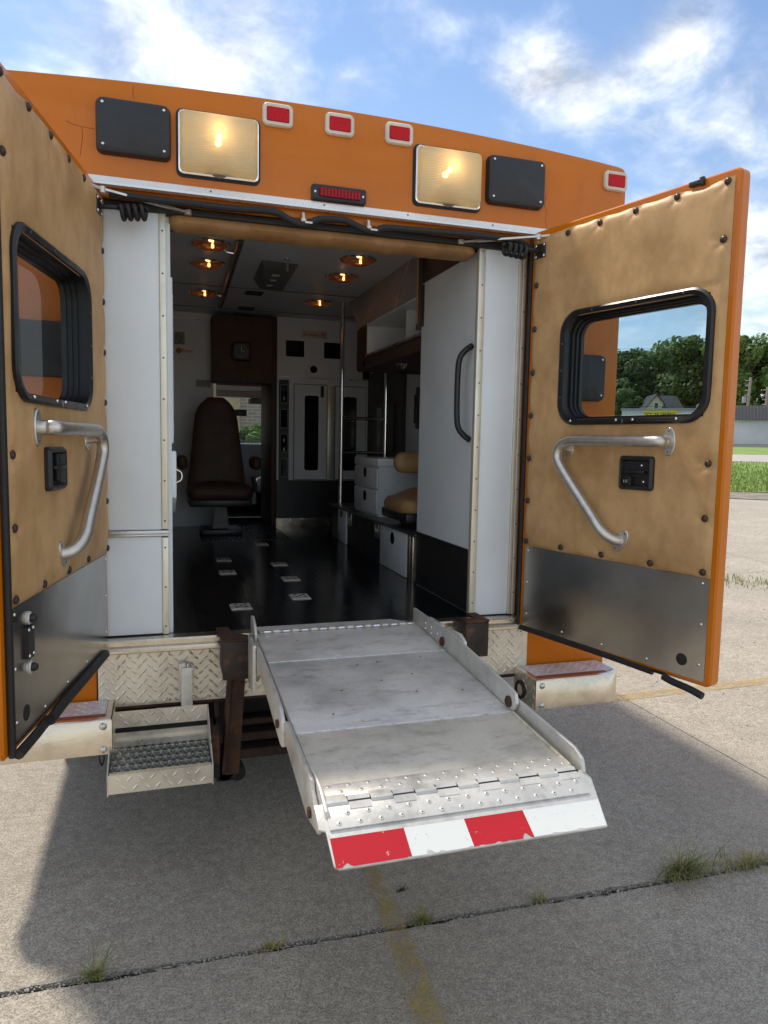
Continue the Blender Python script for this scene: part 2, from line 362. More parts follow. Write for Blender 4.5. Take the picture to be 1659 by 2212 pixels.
# ------------------------------------------------------------------ terrain and lot
E = Vector((math.sin(R(43)), math.cos(R(43))))
def T(x, y):
    d = x*E.x+y*E.y+1.4-4.2
    return .0288*(d if d > 1.5 else (0 if d < -1.5 else (d+1.5)**2/6))
def sheet(name, xs, ys, m, dz=0, kind='structure', f=None):
    vs = [(x, y, T(x, y)+dz) if f is None else f(x, y, dz) for y in ys for x in xs]
    n = len(xs); fs = [(j*n+i, j*n+i+1, (j+1)*n+i+1, (j+1)*n+i) for j in range(len(ys)-1) for i in range(n-1)]
    me = bpy.data.meshes.new(name); me.from_pydata(vs, [], fs); me.materials.append(m)
    o = link(name, me, None, kind); return o
def lin(a, b, n): return [a+(b-a)*i/n for i in range(n+1)]
farx = [-900, -400, -150, -60]+lin(-30, 120, 50)+[160, 250, 500, 900]
farground = NB('distant_ground')
farground.set(col=farground.ramp(farground.noise(.35, 7, .6), [(.3, (.32, .28, .23)), (.7, (.42, .38, .31))]), rough=.9); farground = farground.m
ground = sheet('ground', farx, farx, farground, -.05)
bx = [-11.6, -7.0, -2.5, 2.05, 6.55, 11.1]; by = [-14.1, -9.6, -5.1, -.60, 3.9, 8.4, 12.9]
def jag(t, seed, amp): return amp*(noise.noise(Vector((t*3.1, seed, 0)))+.6*noise.noise(Vector((t*17, seed, 5)))+.45*noise.noise(Vector((t*55, seed, 9))))
crack_y = lambda x: -.640-.047*x*.6
for i in range(len(bx)-1):
    for j in range(len(by)-1):
        x0, x1, y0, y1 = bx[i], bx[i+1], by[j], by[j+1]
        near = abs(i-2) <= 1 and j in (2, 3)
        n = 180 if near else 24
        def edge(side, t):
            big = .010 if near else .002
            if side == 's':
                x = x0+(x1-x0)*t; yy = (crack_y(x) if y0 == -.60 else y0); g = .013 if y0 == -.60 else .004
                return (x, yy+g+(jag(x, 1, big)))
            if side == 'n':
                x = x0+(x1-x0)*t; yy = (crack_y(x) if y1 == -.60 else y1); g = .012 if y1 == -.60 else .004
                return (x, yy-g+(jag(x, 2, big*1.3)))
        rows = 8; mb = MB(); loops = []
        for r_ in range(rows+1):
            k = r_/rows; row = []
            for t_ in range(n+1):
                t = t_/n; sx, sy = edge('s', t); nx_, ny_ = edge('n', t)
                gx = .004 if 0 < t < 1 else (.004 if t == 0 else -.004)
                x = sx+(gx if t in (0, 1) else 0); y = sy*(1-k)+ny_*k
                row.append((x, y, T(x, y)))
            loops.append(row)
        vs = [p for r_ in loops for p in r_]; m_ = n+1
        fs = [(a*m_+b, a*m_+b+1, (a+1)*m_+b+1, (a+1)*m_+b) for a in range(rows) for b in range(n)]
        ring = [b for b in range(m_)]+[a*m_+n for a in range(1, rows+1)]+[rows*m_+b for b in range(n-1, -1, -1)]+[a*m_ for a in range(rows-1, 0, -1)]
        base = len(vs); vs += [(vs[q][0], vs[q][1], vs[q][2]-.045) for q in ring]
        fs += [(ring[q], base+q, base+(q+1) % len(ring), ring[(q+1) % len(ring)]) for q in range(len(ring))]
        me = bpy.data.meshes.new('concrete_slab'); me.from_pydata(vs, [], fs); me.materials.append(conc)
        o = link('concrete_slab', me, ground)
dsheet = sheet('joint_dirt', lin(-11.6, 11.1, 30), lin(-14, 12.9, 30), dirt, -.016); dsheet.parent = ground; del dsheet['kind']
# bands across the view to the right
Ep = Vector((E.y, -E.x))
def band(name, d0, d1, w0, w1, m, dz, kind='structure', n=14, wob=0):
    vs, fs = [], []
    for j in range(7):
        for i in range(n+1):
            d = d0+(d1-d0)*j/6; q = w0+(w1-w0)*i/n
            if wob and j in (0, 6): d += wob*noise.noise(Vector((q*.6, j, 0)))
            x = CAMP[0]+E.x*d+Ep.x*q; y = CAMP[1]+E.y*d+Ep.y*q
            vs.append((x, y, T(x, y)+dz))
    m_ = n+1; fs = [(a*m_+b, a*m_+b+1, (a+1)*m_+b+1, (a+1)*m_+b) for a in range(6) for b in range(n)]
    me = bpy.data.meshes.new(name); me.from_pydata(vs, [], fs); me.materials.append(m); return link(name, me, None, kind)
band('grass_verge', 21.5, 39.5, -30, 60, lawn, -.02, wob=.8)
band('kerb_apron', 19.2, 21.6, -30, 60, simple('old_kerb_concrete', (.22, .19, .15), .9, var=.35, scale=3), -.035)
band('road', 39.5, 50, -40, 90, simple('pale_road', (.38, .35, .31), .9), -.01)
band('far_lawn', 50, 68, -40, 90, lawn, .0)
band('far_parking', 68, 84, -40, 90, asphalt, .02)

CRACKS = [[(-.16, -.682), (-.142, -.752), (-.147, -.803), (-.167, -.843)], [(-.142, -.752), (-.111, -.795), (-.099, -.849)], [(-.111, -.795), (-.097, -.78), (-.075, -.776)], [(-.135, -.384), (-.078, -.346), (-.065, -.308)], [(-.02, -.362), (.012, -.426), (.009, -.464)]]
for pts in CRACKS:
    mb = MB(); mb.tube([(x+random.uniform(-.002, .002), y, -.0001) for x, y in [((a[0]*(1-t)+b[0]*t), (a[1]*(1-t)+b[1]*t)) for a, b in zip(pts, pts[1:]) for t in (0, .33, .66)]+[pts[-1]]], .0012, 4); o = mb.build('slab_crack', stone_m, ground); o.location.z = 0
def paint(name, pts, m, label, cat):
    mb = MB(); n = len(pts)//2
    mb.add([(x, y, T(x, y)+.004) for x, y in pts], [(i, i+1, n+i+1, n+i) for i in range(n-1)])
    return tag(mb.build(name, m), label, cat)
yl = [(-.294-.10*i) for i in range(0, 32)]
paint('parking_line', [(.058-.055*i/7+.008*noise.noise(Vector((i, 0, 0))), -.2-.1*i) for i in range(32)]+[(.112-.025*i/7+.008*noise.noise(Vector((i, 7, 0))), -.2-.1*i) for i in range(32)],
      yellow, 'faded yellow parking line running from under the lift toward the viewer', 'painted line')
paint('parking_line', [(1.9+.2*i, .92+.008*i*.2) for i in range(30)]+[(1.9+.2*i, 1.02+.012*i*.2) for i in range(30)],
      yellow2, 'yellow parking line on the concrete beyond the right rear door', 'painted line')

# grass tufts in the joints
def tuft(loc, n, h, spread, m, label, lean=(0, 0), mat2=None):
    mb = MB()
    for _ in range(n):
        a = random.uniform(0, 2*math.pi); rad = abs(random.gauss(0, spread)); bx_ = loc[0]+math.cos(a)*rad; by_ = loc[1]+math.sin(a)*rad*.3
        hh = h*random.uniform(.35, 1.1); a2 = random.uniform(0, 2*math.pi); l = hh*random.uniform(.3, 1.6)
        dx, dy = math.cos(a2)*l+lean[0]*hh, math.sin(a2)*l+lean[1]*hh; wdt = random.uniform(.0012, .0024)
        px, py = -math.sin(a2)*wdt, math.cos(a2)*wdt; z0 = T(bx_, by_)-.005; q = []
        for k in range(4):
            t = k/3; ww = 1-t*.85
            c = Vector((bx_+dx*t*t, by_+dy*t*t, z0+hh*(t-.28*t*t))); q += [c+Vector((px, py, 0))*ww, c-Vector((px, py, 0))*ww]
        mb.add(q, [(0, 1, 3, 2), (2, 3, 5, 4), (4, 5, 7, 6)])
    o = mb.build('grass_tuft', m, smooth=0); o.data.materials.append(mat2 or m)
    if mat2:
        for p in o.data.polygons: p.material_index = int((p.index//3) % 5 < 2)
    return tag(o, label, 'grass', 'grass tufts growing in the pavement joint')
tuft((-.818, -.612), 90, .085, .018, grass_m, 'small green grass tuft in the joint at the lower left of the lot', mat2=drygrass)
tuft((.153, -.640), 110, .055, .022, grass_m, 'short dark green grass tuft in the joint beside the faded yellow line', mat2=drygrass)
tuft((.567, -.650), 60, .045, .018, drygrass, 'tiny dry tuft in the joint between the dark green tuft and the large one', mat2=grass_m)
tuft((1.13, -.660), 330, .14, .055, grass_m, 'largest green and straw coloured grass tuft spilling over the joint at right', lean=(.1, -.35), mat2=drygrass)
tuft((1.42, -.672), 340, .06, .12, drygrass, 'low row of dry brown grass along the joint at the right edge', lean=(0, .1), mat2=grass_m)
tuft((-.32, -.628), 110, .028, .03, drygrass, 'flat brown withered weeds lying in the joint below the platform flap', mat2=grass_m)
tuft((.139, -.47), 40, .02, .012, simple('dead_leaf', (.06, .03, .02), .8), 'dark withered clump on the concrete just in front of the flap')
# weed strip
mb = MB()
for _ in range(5200):
    q = random.uniform(-1.5, 14); d = 8.6+.55*noise.noise(Vector((q*.7, 3, 0)))+random.gauss(0, .17)-q*.12
    if noise.noise(Vector((q*1.1, 9, 0))) < -.25: continue
    x = CAMP[0]+E.x*d+Ep.x*q; y = CAMP[1]+E.y*d+Ep.y*q; h = random.uniform(.02, .075); a = random.uniform(0, 6.28); z = T(x, y)
    c, s_ = math.cos(a)*.006, math.sin(a)*.006
    mb.add([(x-c, y-s_, z-.01), (x+c, y+s_, z-.01), (x+s_*6, y-c*6, z+h)], [(0, 1, 2)])
o = mb.build('weeds', grass_m, kind='stuff', smooth=0); tag(o, 'strip of weeds and dry grass in a far pavement joint at right', 'weeds'); o.data.materials.append(drygrass)
for p in o.data.polygons: p.material_index = int(p.index % 5 < 2)
mb = MB()
for _ in range(36000):
    d = random.triangular(21.0, 39.5, 21.5); q = random.uniform(-6, 16)
    x = CAMP[0]+E.x*d+Ep.x*q; y = CAMP[1]+E.y*d+Ep.y*q; h = random.uniform(.03, .11); a = random.uniform(0, 6.28); z = T(x, y)
    c, s_ = math.cos(a)*.018, math.sin(a)*.018
    mb.add([(x-c, y-s_, z-.03), (x+c, y+s_, z-.03), (x+s_*3, y-c*3, z+h)], [(0, 1, 2)])
o = mb.build('verge_grass', simple('verge_blades', (.21, .30, .06), .7, var=.35, scale=2), kind='stuff', smooth=0); tag(o, 'long green grass covering the verge beyond the lot', 'grass')
mb = MB()
def pebble(x, y, r):
    z = T(x, y); a = random.uniform(0, 6.28); vs = []
    for k, (u_, v_, w_) in enumerate([(1, 0, 0), (-1, 0, 0), (0, 1, 0), (0, -1, 0), (0, 0, 1), (0, 0, -1), (.6, .6, .5), (-.6, -.5, .5)]):
        j_ = random.uniform(.6, 1.2)*r; vs.append((x+(u_*math.cos(a)-v_*math.sin(a))*j_, y+(u_*math.sin(a)+v_*math.cos(a))*j_, z+w_*j_*.6+r*.2))
    mb.add(vs[:6], [(0, 2, 4), (2, 1, 4), (1, 3, 4), (3, 0, 4), (2, 0, 5), (1, 2, 5), (3, 1, 5), (0, 3, 5)])
for _ in range(2400):
    x = random.uniform(-1.4, 2.4); pebble(x, crack_y(x)+random.gauss(-.004, .016), random.uniform(.0015, .0042))
for _ in range(700):
    pebble(random.uniform(-1.5, 3), random.uniform(-1.3, 1.2), random.uniform(.0012, .0032))
for _ in range(2500):
    x = random.uniform(2, 9); pebble(x, random.uniform(0, 8), random.uniform(.004, .012))
o = mb.build('pebbles', stone_m, kind='stuff', smooth=0); tag(o, 'small loose pebbles scattered on the concrete and along the joint', 'pebbles')

# ------------------------------------------------------------------ background buildings, trees, poles
def polar(az, d, z=None):
    x = CAMP[0]+math.sin(R(az))*d; y = CAMP[1]+math.cos(R(az))*d
    return Vector((x, y, T(x, y) if z is None else z))
def wallframe(a, b):
    """frame whose x runs from a to b along the ground, y comes out toward the camera, z up"""
    a = Vector((a.x, a.y, 0)); b = Vector((b.x, b.y, 0)); e = (b-a).normalized(); o_ = Vector((e.y, -e.x, 0))
    if o_.dot(Vector((CAMP[0], CAMP[1], 0))-a) < 0: o_ = -o_
    return (lambda p: a+e*p[0]+o_*p[1]+Vector((0, 0, p[2]))), (b-a).length
# grey shop with mansard
fr, ln = wallframe(polar(41.6, 78), polar(60, 88))
base = polar(50, 82).z-1.4
st = thing('store_building', 'long low pale grey commercial building with a ribbed dark grey mansard roof', 'building', fr((ln/2, 0, base)))
mb = MB(fr); mb.box(0, ln, -14, 0, base, 4.55); mb.build('wall', simple('painted_block_wall', (.62, .63, .61), .85, var=.12, scale=.5, grime=.1), st)
mb = MB(fr); mb.quadbox([(-.3, -14, 4.5), (ln+.3, -14, 4.5), (ln+.3, .45, 4.5), (-.3, .45, 4.5)], [(-.3, -14, 5.85), (ln+.3, -14, 5.85), (ln+.3, .1, 5.85), (-.3, .1, 5.85)])
mb.build('mansard_roof', simple('ribbed_metal_roof', (.15, .14, .14), .6), st)
mb = MB(fr); k = 0.0
while k < ln: mb.quadbox([(k, .44, 4.5), (k+.07, .44, 4.5), (k+.07, .53, 4.5), (k, .53, 4.5)], [(k, .09, 5.86), (k+.07, .09, 5.86), (k+.07, .18, 5.86), (k, .18, 5.86)]); k += .3
mb.build('roof_rib', simple('metal_rib', (.19, .18, .18), .6), st, kind='stuff')
# white store with yellow sign, seen through the door window
fr, ln = wallframe(polar(35.4, 80), polar(41.5, 79))
base = polar(38, 80).z-1.4
st = thing('store_building', 'white metal sided discount store with a yellow sign, seen through the right door window', 'building', fr((ln/2, 0, base)))
mb = MB(fr); mb.box(0, ln-.1, -9, 0, base, 5.45); mb.build('wall', simple('white_metal_siding', (.68, .70, .68), .7, var=.05, scale=.5), st)
mb = MB(fr); mb.box(-.1, ln, -9.1, .12, 5.45, 5.65); mb.build('roof_edge', simple('roof_trim', (.35, .36, .35), .7), st)
mb = MB(fr); k = .1
while k < ln-.3: mb.box(k, k+.05, 0, .03, base, 5.44); k += .35
mb.build('siding_rib', simple('siding_rib', (.6, .62, .6), .7), st, kind='stuff')
for k in (1.2, 4.0, 6.6):
    mb = MB(fr); mb.box(k, k+1.1, -.02, .05, 2.4, 4.3); mb.build('window', darkglass, st, bevel=0)
mb = MB(fr); mb.box(2.25, 5.45, .04, .22, 4.55, 5.40); sg = mb.build('sign_board', simple('yellow_sign', (.78, .62, .03), .5), st)
textmesh('DOLLAR GENERAL', .36, lambda p: fr((2.33+p[0]*1.0, .225+p[1], 4.88+p[2]*1.25)), inkk, sg, bold=.009, ext=.002)
mb = MB(lambda p: fr((7.2+p[0], -3+p[1], 5.9+p[2]))); mb.lathe((0, 0, 0), (0.2, 1, .3), [(.02, 0), (.2, .03), (.34, .12), (.33, .13), (.02, .02)], 14); mb.cyl((0, 0, 0), (0, -.1, -.7), .03, 6); mb.build('satellite_dish', stickg, st)
# house gable
fr, ln = wallframe(polar(36.95, 97), polar(39.4, 98))
zb = polar(38, 97).z
hs = thing('house', 'cream house with a steep dark gabled roof behind the store', 'house', fr((ln/2, 0, zb)))
mb = MB(fr); mb.add([(.25, 0, zb), (2.3, 0, zb), (2.3, 0, 7.2), (1.45, 0, 8.2), (.25, 0, 6.75), (.25, -5, zb), (2.3, -5, zb), (2.3, -5, 7.2), (1.45, -5, 8.2), (.25, -5, 6.75)],
    [(0, 1, 2, 3, 4), (5, 9, 8, 7, 6), (0, 5, 6, 1), (1, 6, 7, 2), (0, 4, 9, 5)]); mb.build('wall', simple('cream_siding', (.50, .45, .30), .8), hs)
mb = MB(fr)
mb.quadbox([(-.1, .25, 6.32), (-.1, .25, 6.18), (-.1, -5.3, 6.18), (-.1, -5.3, 6.32)], [(1.45, .25, 8.4), (1.45, .25, 8.22), (1.45, -5.3, 8.22), (1.45, -5.3, 8.4)])
mb.quadbox([(2.5, .25, 7.12), (2.5, .25, 6.98), (2.5, -5.3, 6.98), (2.5, -5.3, 7.12)], [(1.451, .25, 8.4), (1.451, .25, 8.22), (1.451, -5.3, 8.22), (1.451, -5.3, 8.4)])
mb.quadbox([(1.6, -2.0, 8.1), (4.5, -2.0, 8.1), (4.7, .2, 6.5), (2.2, .2, 6.5)], [(1.6, -2.0, 8.3), (4.2, -2.0, 8.3), (4.7, .2, 6.65), (2.2, .2, 6.65)])
mb.build('roof', simple('dark_shingles', (.05, .05, .055), .9, var=.3, scale=3), hs)
mb = MB(fr); mb.box(2.35, 4.5, -4, .1, zb, 6.6); mb.build('side_wing', simple('tan_siding', (.42, .36, .25), .8), hs)
mb = MB(fr); mb.box(1.15, 1.75, -.02, .06, 6.3, 7.3); wn = mb.build('window', simple('white_frame', (.7, .7, .68), .6), hs)
mb = MB(fr); mb.box(1.22, 1.68, .05, .075, 6.36, 6.76); mb.box(1.22, 1.68, .05, .075, 6.84, 7.24); mb.build('pane', darkglass, wn)
# brick building ahead of the cab
brick = NB('far_brick')
_b = brick.n('ShaderNodeTexBrick'); _b.inputs['Scale'].default_value = 1; _b.inputs['Brick Width'].default_value = .22; _b.inputs['Row Height'].default_value = .075; _b.inputs['Mortar Size'].default_value = .008
_b.inputs['Color1'].default_value = (.36, .26, .19, 1); _b.inputs['Color2'].default_value = (.30, .22, .17, 1); _b.inputs['Mortar'].default_value = (.45, .42, .38, 1)
brick.l(brick.pos(rot=(R(90), 0, 0)), _b.inputs[0]); brick.set(col=_b.outputs[0], rough=.9); brick = brick.m
bb = thing('brick_building', 'tan brick building with a boarded window in front of the ambulance cab', 'building', (2, 15, T(2, 15)))
mb = MB(); mb.box(-6, 9.5, 14, 22, -.2, 5.2); mb.build('wall', brick, bb)
mb = MB(); mb.box(.35, 1.15, 13.93, 14.02, 1.25, 2.6); mb.build('boarded_window', simple('plywood', (.45, .35, .2), .8), bb)
mb = MB(); mb.box(-6.1, 9.6, 13.9, 22.1, 5.2, 5.4); mb.build('roof_edge', stickg, bb)

# trees
leafm = []
for nm, c in (('dark_leaf', (.055, .10, .022)), ('mid_leaf', (.085, .15, .03)), ('light_leaf', (.13, .20, .04))):
    b = NB(nm); b.set(col=b.ramp(b.noise(.6, 4, .6), [(.3, tuple(v*.75 for v in c)), (.7, tuple(v*1.25 for v in c))]), rough=.55)
    t_ = b.n('ShaderNodeBsdfTranslucent'); t_.inputs[0].default_value = (*[v*1.6 for v in c], 1)
    m_ = b.n('ShaderNodeMixShader'); m_.inputs[0].default_value = .3; b.l(b.p.outputs[0], m_.inputs[1]); b.l(t_.outputs[0], m_.inputs[2]); b.l(m_.outputs[0], b.o.inputs[0])
    leafm.append(b.m)
bark = simple('bark', (.10, .075, .055), .95, var=.3, scale=3, bump=.8, bscale=12)
def crown_mesh(seed, H, W, nleaf, mi, ls=.33):
    rnd = random.Random(seed); blobs = []
    for _ in range(34):
        t = rnd.random(); z = H*(.18+.78*t); rmax = W*.5*math.sin(math.pi*min(1, .18+.80*(1-t)**.75))
        a = rnd.uniform(0, 6.28); r = rmax*math.sqrt(rnd.random())*.85
        blobs.append((Vector((r*math.cos(a), r*math.sin(a), z)), W*rnd.uniform(.10, .2)))
    vs, fs = [], []
    for i in range(nleaf):
        c, r = blobs[rnd.randrange(len(blobs))]
        d = Vector((rnd.gauss(0, 1), rnd.gauss(0, 1), rnd.gauss(0, 1))).normalized()
        rad = r*(rnd.random()**.35); p = c+d*rad; s_ = ls*rnd.uniform(.5, 1.2)
        nrm = (d+Vector((rnd.gauss(0, .5), rnd.gauss(0, .5), rnd.gauss(0, .5)+.3))).normalized()
        e1 = nrm.orthogonal().normalized(); e1.rotate(Matrix.Rotation(rnd.uniform(0, 6.28), 3, nrm)); e2 = nrm.cross(e1)
        b = len(vs); vs += [p+e1*s_, p+e2*s_*.6, p-e1*s_*.9, p-e2*s_*.55+nrm*s_*.2]; fs.append((b, b+1, b+2, b+3))
    me = bpy.data.meshes.new('crown'); me.from_pydata(vs, [], fs)
    for m in (leafm[mi], leafm[max(0, mi-1)], leafm[min(2, mi+1)]): me.materials.append(m)
    me.polygons.foreach_set('material_index', [rnd.choice((0, 0, 1, 2)) for _ in fs]); return me
def trunk_mesh(seed, H):
    rnd = random.Random(seed); mb = MB(); mb.tube([(0, 0, -.5), (.05, 0, H*.2), (0, .1, H*.45), (.1, 0, H*.8)], [.38, .28, .2, .06], 8)
    for _ in range(7):
        z = H*rnd.uniform(.2, .6); a = rnd.uniform(0, 6.28); l = H*rnd.uniform(.15, .3)
        mb.tube([(0, 0, z), (math.cos(a)*l*.5, math.sin(a)*l*.5, z+l*.5), (math.cos(a)*l, math.sin(a)*l, z+l*1.0)], [.14, .09, .03], 6)
    o = mb.build('trunk', bark); me = o.data; bpy.data.objects.remove(o); return me
crowns = [crown_mesh(s, 12, w_, n_, mi) for s, w_, n_, mi in ((1, 9, 15000, 0), (2, 11, 17000, 1), (3, 8, 13000, 1), (4, 9, 15000, 2))]
trunks = [trunk_mesh(5, 12), trunk_mesh(6, 12)]
treespec = [ # az, dist, height, crown, label
    (33.5, 118, 13.2, 0, 'dark tree at the left end of the tree line, partly behind the ambulance'),
    (35.4, 112, 12.0, 0, 'dark tree standing left of the pointed gable'),
    (36.9, 120, 12.3, 1, 'mid green tree rising directly behind the pointed gable'),
    (35.6, 102, 6.6, 2, 'low pale bushy tree in front of the dark trees left of the gable'),
    (38.7, 118, 12.0, 0, 'dark round tree just right of the pointed gable'),
    (40.2, 112, 13.4, 1, 'tall leafy tree over the right part of the store roof'),
    (41.7, 108, 14.0, 0, 'dark tall tree half hidden by the outer edge of the open door'),
    (43.4, 104, 13.4, 3, 'bright green tall tree right of the open door above the mansard roof'),
    (45.4, 112, 12.2, 0, 'dark tree behind the utility poles at the right edge of the view'),
    (47.6, 108, 12.6, 1, 'mid green tree beyond the right edge of the mansard roof'),
    (50.5, 112, 13.2, 3, 'pale green tree further right beyond the store')]
for i, (az, d, h, ci, lab) in enumerate(treespec):
    p = polar(az, d); t = thing('tree', lab, 'tree', p, 'trees behind the buildings')
    for me, nm in ((crowns[ci], 'crown'), (trunks[i % 2], 'trunk')):
        o = link(nm, me, t); o.matrix_parent_inverse = Matrix(); o.rotation_euler = (0, 0, i*1.3)
        k = h/12*.95; o.scale = (k*1.05, k*1.05, k*1.06)
    if ci in (0,): pass
# bush ahead of cab
for (x, y, s_, lab) in ((.95, 11.6, .11, 'small green bush in front of the brick wall, seen through the windscreen'),):
    t = thing('bush', lab, 'bush', (x, y, T(x, y))); o = link('foliage', crowns[3], t); o.matrix_parent_inverse = Matrix(); o.scale = (s_*1.6, s_*1.2, s_*1.25)
# poles
for az, d, ztop, lab, lean in ((43.75, 92, 9.75, 'leaning wooden utility pole with insulators behind the mansard roof', .35), (44.95, 94, 8.8, 'shorter wooden utility pole at the right edge behind the mansard roof', .1)):
    p = polar(az, d); t = thing('utility_pole', lab, 'utility pole', p, 'utility poles behind the store')
    mb = MB(); mb.tube([p, p+Vector((lean, 0, ztop-p.z))], [.17, .13], 8); mb.build('pole', simple('weathered_pole', (.32, .26, .2), .9), t)
    mb = MB()
    for k in range(4):
        zz = ztop-.35-.55*k; q = p+Vector((lean, 0, 0))*((zz-p.z)/(ztop-p.z)); q.z = zz; mb.cyl(q, q+Vector((-.42, .2, 0)), .05, 6)
    mb.build('insulator', stickg, t)
    mb = MB(); q = p+Vector((lean*.6, 0, ztop-2.4-p.z)); mb.cyl(q+Vector((-.5, .1, -.45)), q+Vector((-.5, .1, .25)), .22, 10); mb.build('transformer', stickg, t)
def wire(a, b, sag, r, lab):
    mb = MB(); mb.tube([a.lerp(b, k/16)-Vector((0, 0, sag*4*(k/16)*(1-k/16))) for k in range(17)], r, 5)
    tag(mb.build('power_line', inkk), lab, 'power line', 'power lines across the street')
wire(polar(28, 88, 13.0), polar(60, 100, 15.2), 1.0, .014, 'uppermost power line crossing the sky right of the door')
wire(polar(28, 88, 10.9), polar(60, 100, 13.3), 1.2, .014, 'middle power line crossing the sky right of the door')
wire(polar(28, 88, 10.5), polar(60, 100, 12.5), 1.2, .014, 'third power line, just under the middle one')
wire(polar(28, 90, 6.6), polar(60, 96, 7.4), .6, .03, 'thick lowest cable running just above the mansard roof')

# ================================================================== AMBULANCE
amb = thing('ambulance', 'orange box ambulance seen from behind with both rear doors open and wheelchair lift folded out', 'ambulance', (0, 2.3, 0))
I3 = lambda p: Vector(p)
def crown_z(x): return 2.712-.050*(x/1.2)**2
# rear face with opening
xs = [-1.224+.03*(1-math.cos(R(a))) for a in (0, 30, 60, 90)]
outer = [(-1.224, 0, .57)]
for a in (0, 30, 60, 90): outer.append((-1.224+.035*(1-math.cos(R(a))), 0, crown_z(1.2)-.035+.035*math.sin(R(a))))
outer += [(x, 0, crown_z(x)) for x in lin(-1.1, 1.1, 22)]
for a in (90, 60, 30, 0): outer.append((1.224-.035*(1-math.cos(R(a))), 0, crown_z(1.2)-.035+.035*math.sin(R(a))))
outer += [(1.224, 0, .57), (.845, 0, .57), (.845, 0, 2.352), (-.845, 0, 2.352), (-.845, 0, .57)]
mb = MB(); mb.loft([outer, [(x, .06, z) for x, y, z in outer]]); mb.build('rear_body_panel', orange, amb, bevel=.008, seg=2)
mb = MB()   # body sides, roof, front, underfloor
mb.box(-1.222, -1.19, .061, 4.2, .57, 2.62); mb.box(1.19, 1.222, .061, 4.2, .57, 2.62)
loopo = [(-1.222, 0, 2.62)]+[(x, 0, crown_z(x)-.003) for x in lin(-1.2, 1.2, 16)]+[(1.222, 0, 2.62)]
mb.loft([[(x, .061, z) for x, y, z in loopo], [(x, 4.2, z) for x, y, z in loopo]])
mb.box(-1.19, -.24, 4.16, 4.2, .57, 2.62); mb.box(.30, 1.19, 4.16, 4.2, .57, 2.62); mb.box(-.24, .30, 4.16, 4.2, 2.02, 2.62)
mb.build('body_side', orange, amb)
# header details
H = lambda p: Vector((p[0], -p[1], p[2]))       # plane of the rear face, out toward the camera
def cover(x0, x1, z0, z1):
    mb = MB(H); mb.loft([rr(x0, x1, z0, z1, .022, -.002), rr(x0, x1, z0, z1, .022, .012), rr(x0+.004, x1-.004, z0+.004, z1-.004, .02, .028), rr(x0+.012, x1-.012, z0+.012, z1-.012, .014, .033)])
    c = mb.build('blank_cover', boxp, amb, smooth=35)
    for x in (x0+.022, x1-.022):
        for z in (z0+.024, z1-.02): put('screw', screw_me, (x, -.032, z), (0, -1, 0), c)
    return c
cover(-.817, -.581, 2.448, 2.623); cover(.588, .835, 2.446, 2.627)
cover(.905, 1.15, 1.705, 1.895); cover(-1.15, -.905, 1.712, 1.895)
def floodlamp(x0, x1, z0, z1):
    mb = MB(H); mb.loft([rr(x0-.008, x1+.008, z0-.008, z1+.008, .022, -.002), rr(x0-.008, x1+.008, z0-.008, z1+.008, .022, .006), rr(x0-.005, x1+.005, z0-.005, z1+.005, .02, .006)])
    g = mb.build('flood_lamp', rubber, amb)
    mb = MB(H); mb.loft([rr(x0-.001, x1+.001, z0-.001, z1+.001, .018, .004), rr(x0-.001, x1+.001, z0-.001, z1+.001, .018, .018), rr(x0+.006, x1-.006, z0+.006, z1-.006, .014, .020), rr(x0+.006, x1-.006, z0+.006, z1-.006, .014, .010)], False, False)
    mb.build('bezel', chrome, g)
    mb = MB(H); n = 6
    mb.loft([rr(x0+.004, x1-.004, z0+.005, z1-.005, .014, .014), rr(x0+.004, x1-.004, z0+.005, z1-.005, .016, .030), rr(x0+.008, x1-.008, z0+.009, z1-.009, .02, .042), rr(x0+.022, x1-.022, z0+.020, z1-.020, .03, .056), rr(x0+.05, x1-.05, z0+.04, z1-.04, .03, .066), rr(x0+.10, x1-.10, z0+.075, z1-.075, .02, .071)], False, True)
    mb.build('lens', lens, g, smooth=80)
    mb = MB(H); mb.loft([rr(x0+.008, x1-.008, z0+.008, z1-.008, .014, .007), rr(x0+.008, x1-.008, z0+.008, z1-.008, .014, .009)]); mb.build('reflector', chrome, g)
    cx, cz = (x0+x1)/2, z0+(z1-z0)*.62
    mb = MB(H); mb.lathe((cx, .028, cz), (0, 0, 1), [(.001, -.012), (.008, -.007), (.009, 0), (.008, .008), (.001, .013)], 12); mb.build('bulb', bulb_m, g)
    mb = MB(H); mb.lathe((cx, .022, z0+(z1-z0)*.2), (0, 1, 0), [(.045, -.01), (.045, 0), (.03, .012), (.001, .014)], 14); mb.build('socket', simple('lamp_socket', (.18, .15, .1), .6), g)
    ld = bpy.data.lights.new('lamp_light', 'POINT'); ld.energy = .13; ld.color = (1, .70, .34); ld.shadow_soft_size = .012
    lo = bpy.data.objects.new('lamp_light', ld); COL.objects.link(lo); lo.parent = g; lo.location = H((cx, .036, cz))
floodlamp(-.556, -.288, 2.415, 2.622); floodlamp(.297, .560, 2.415, 2.622)
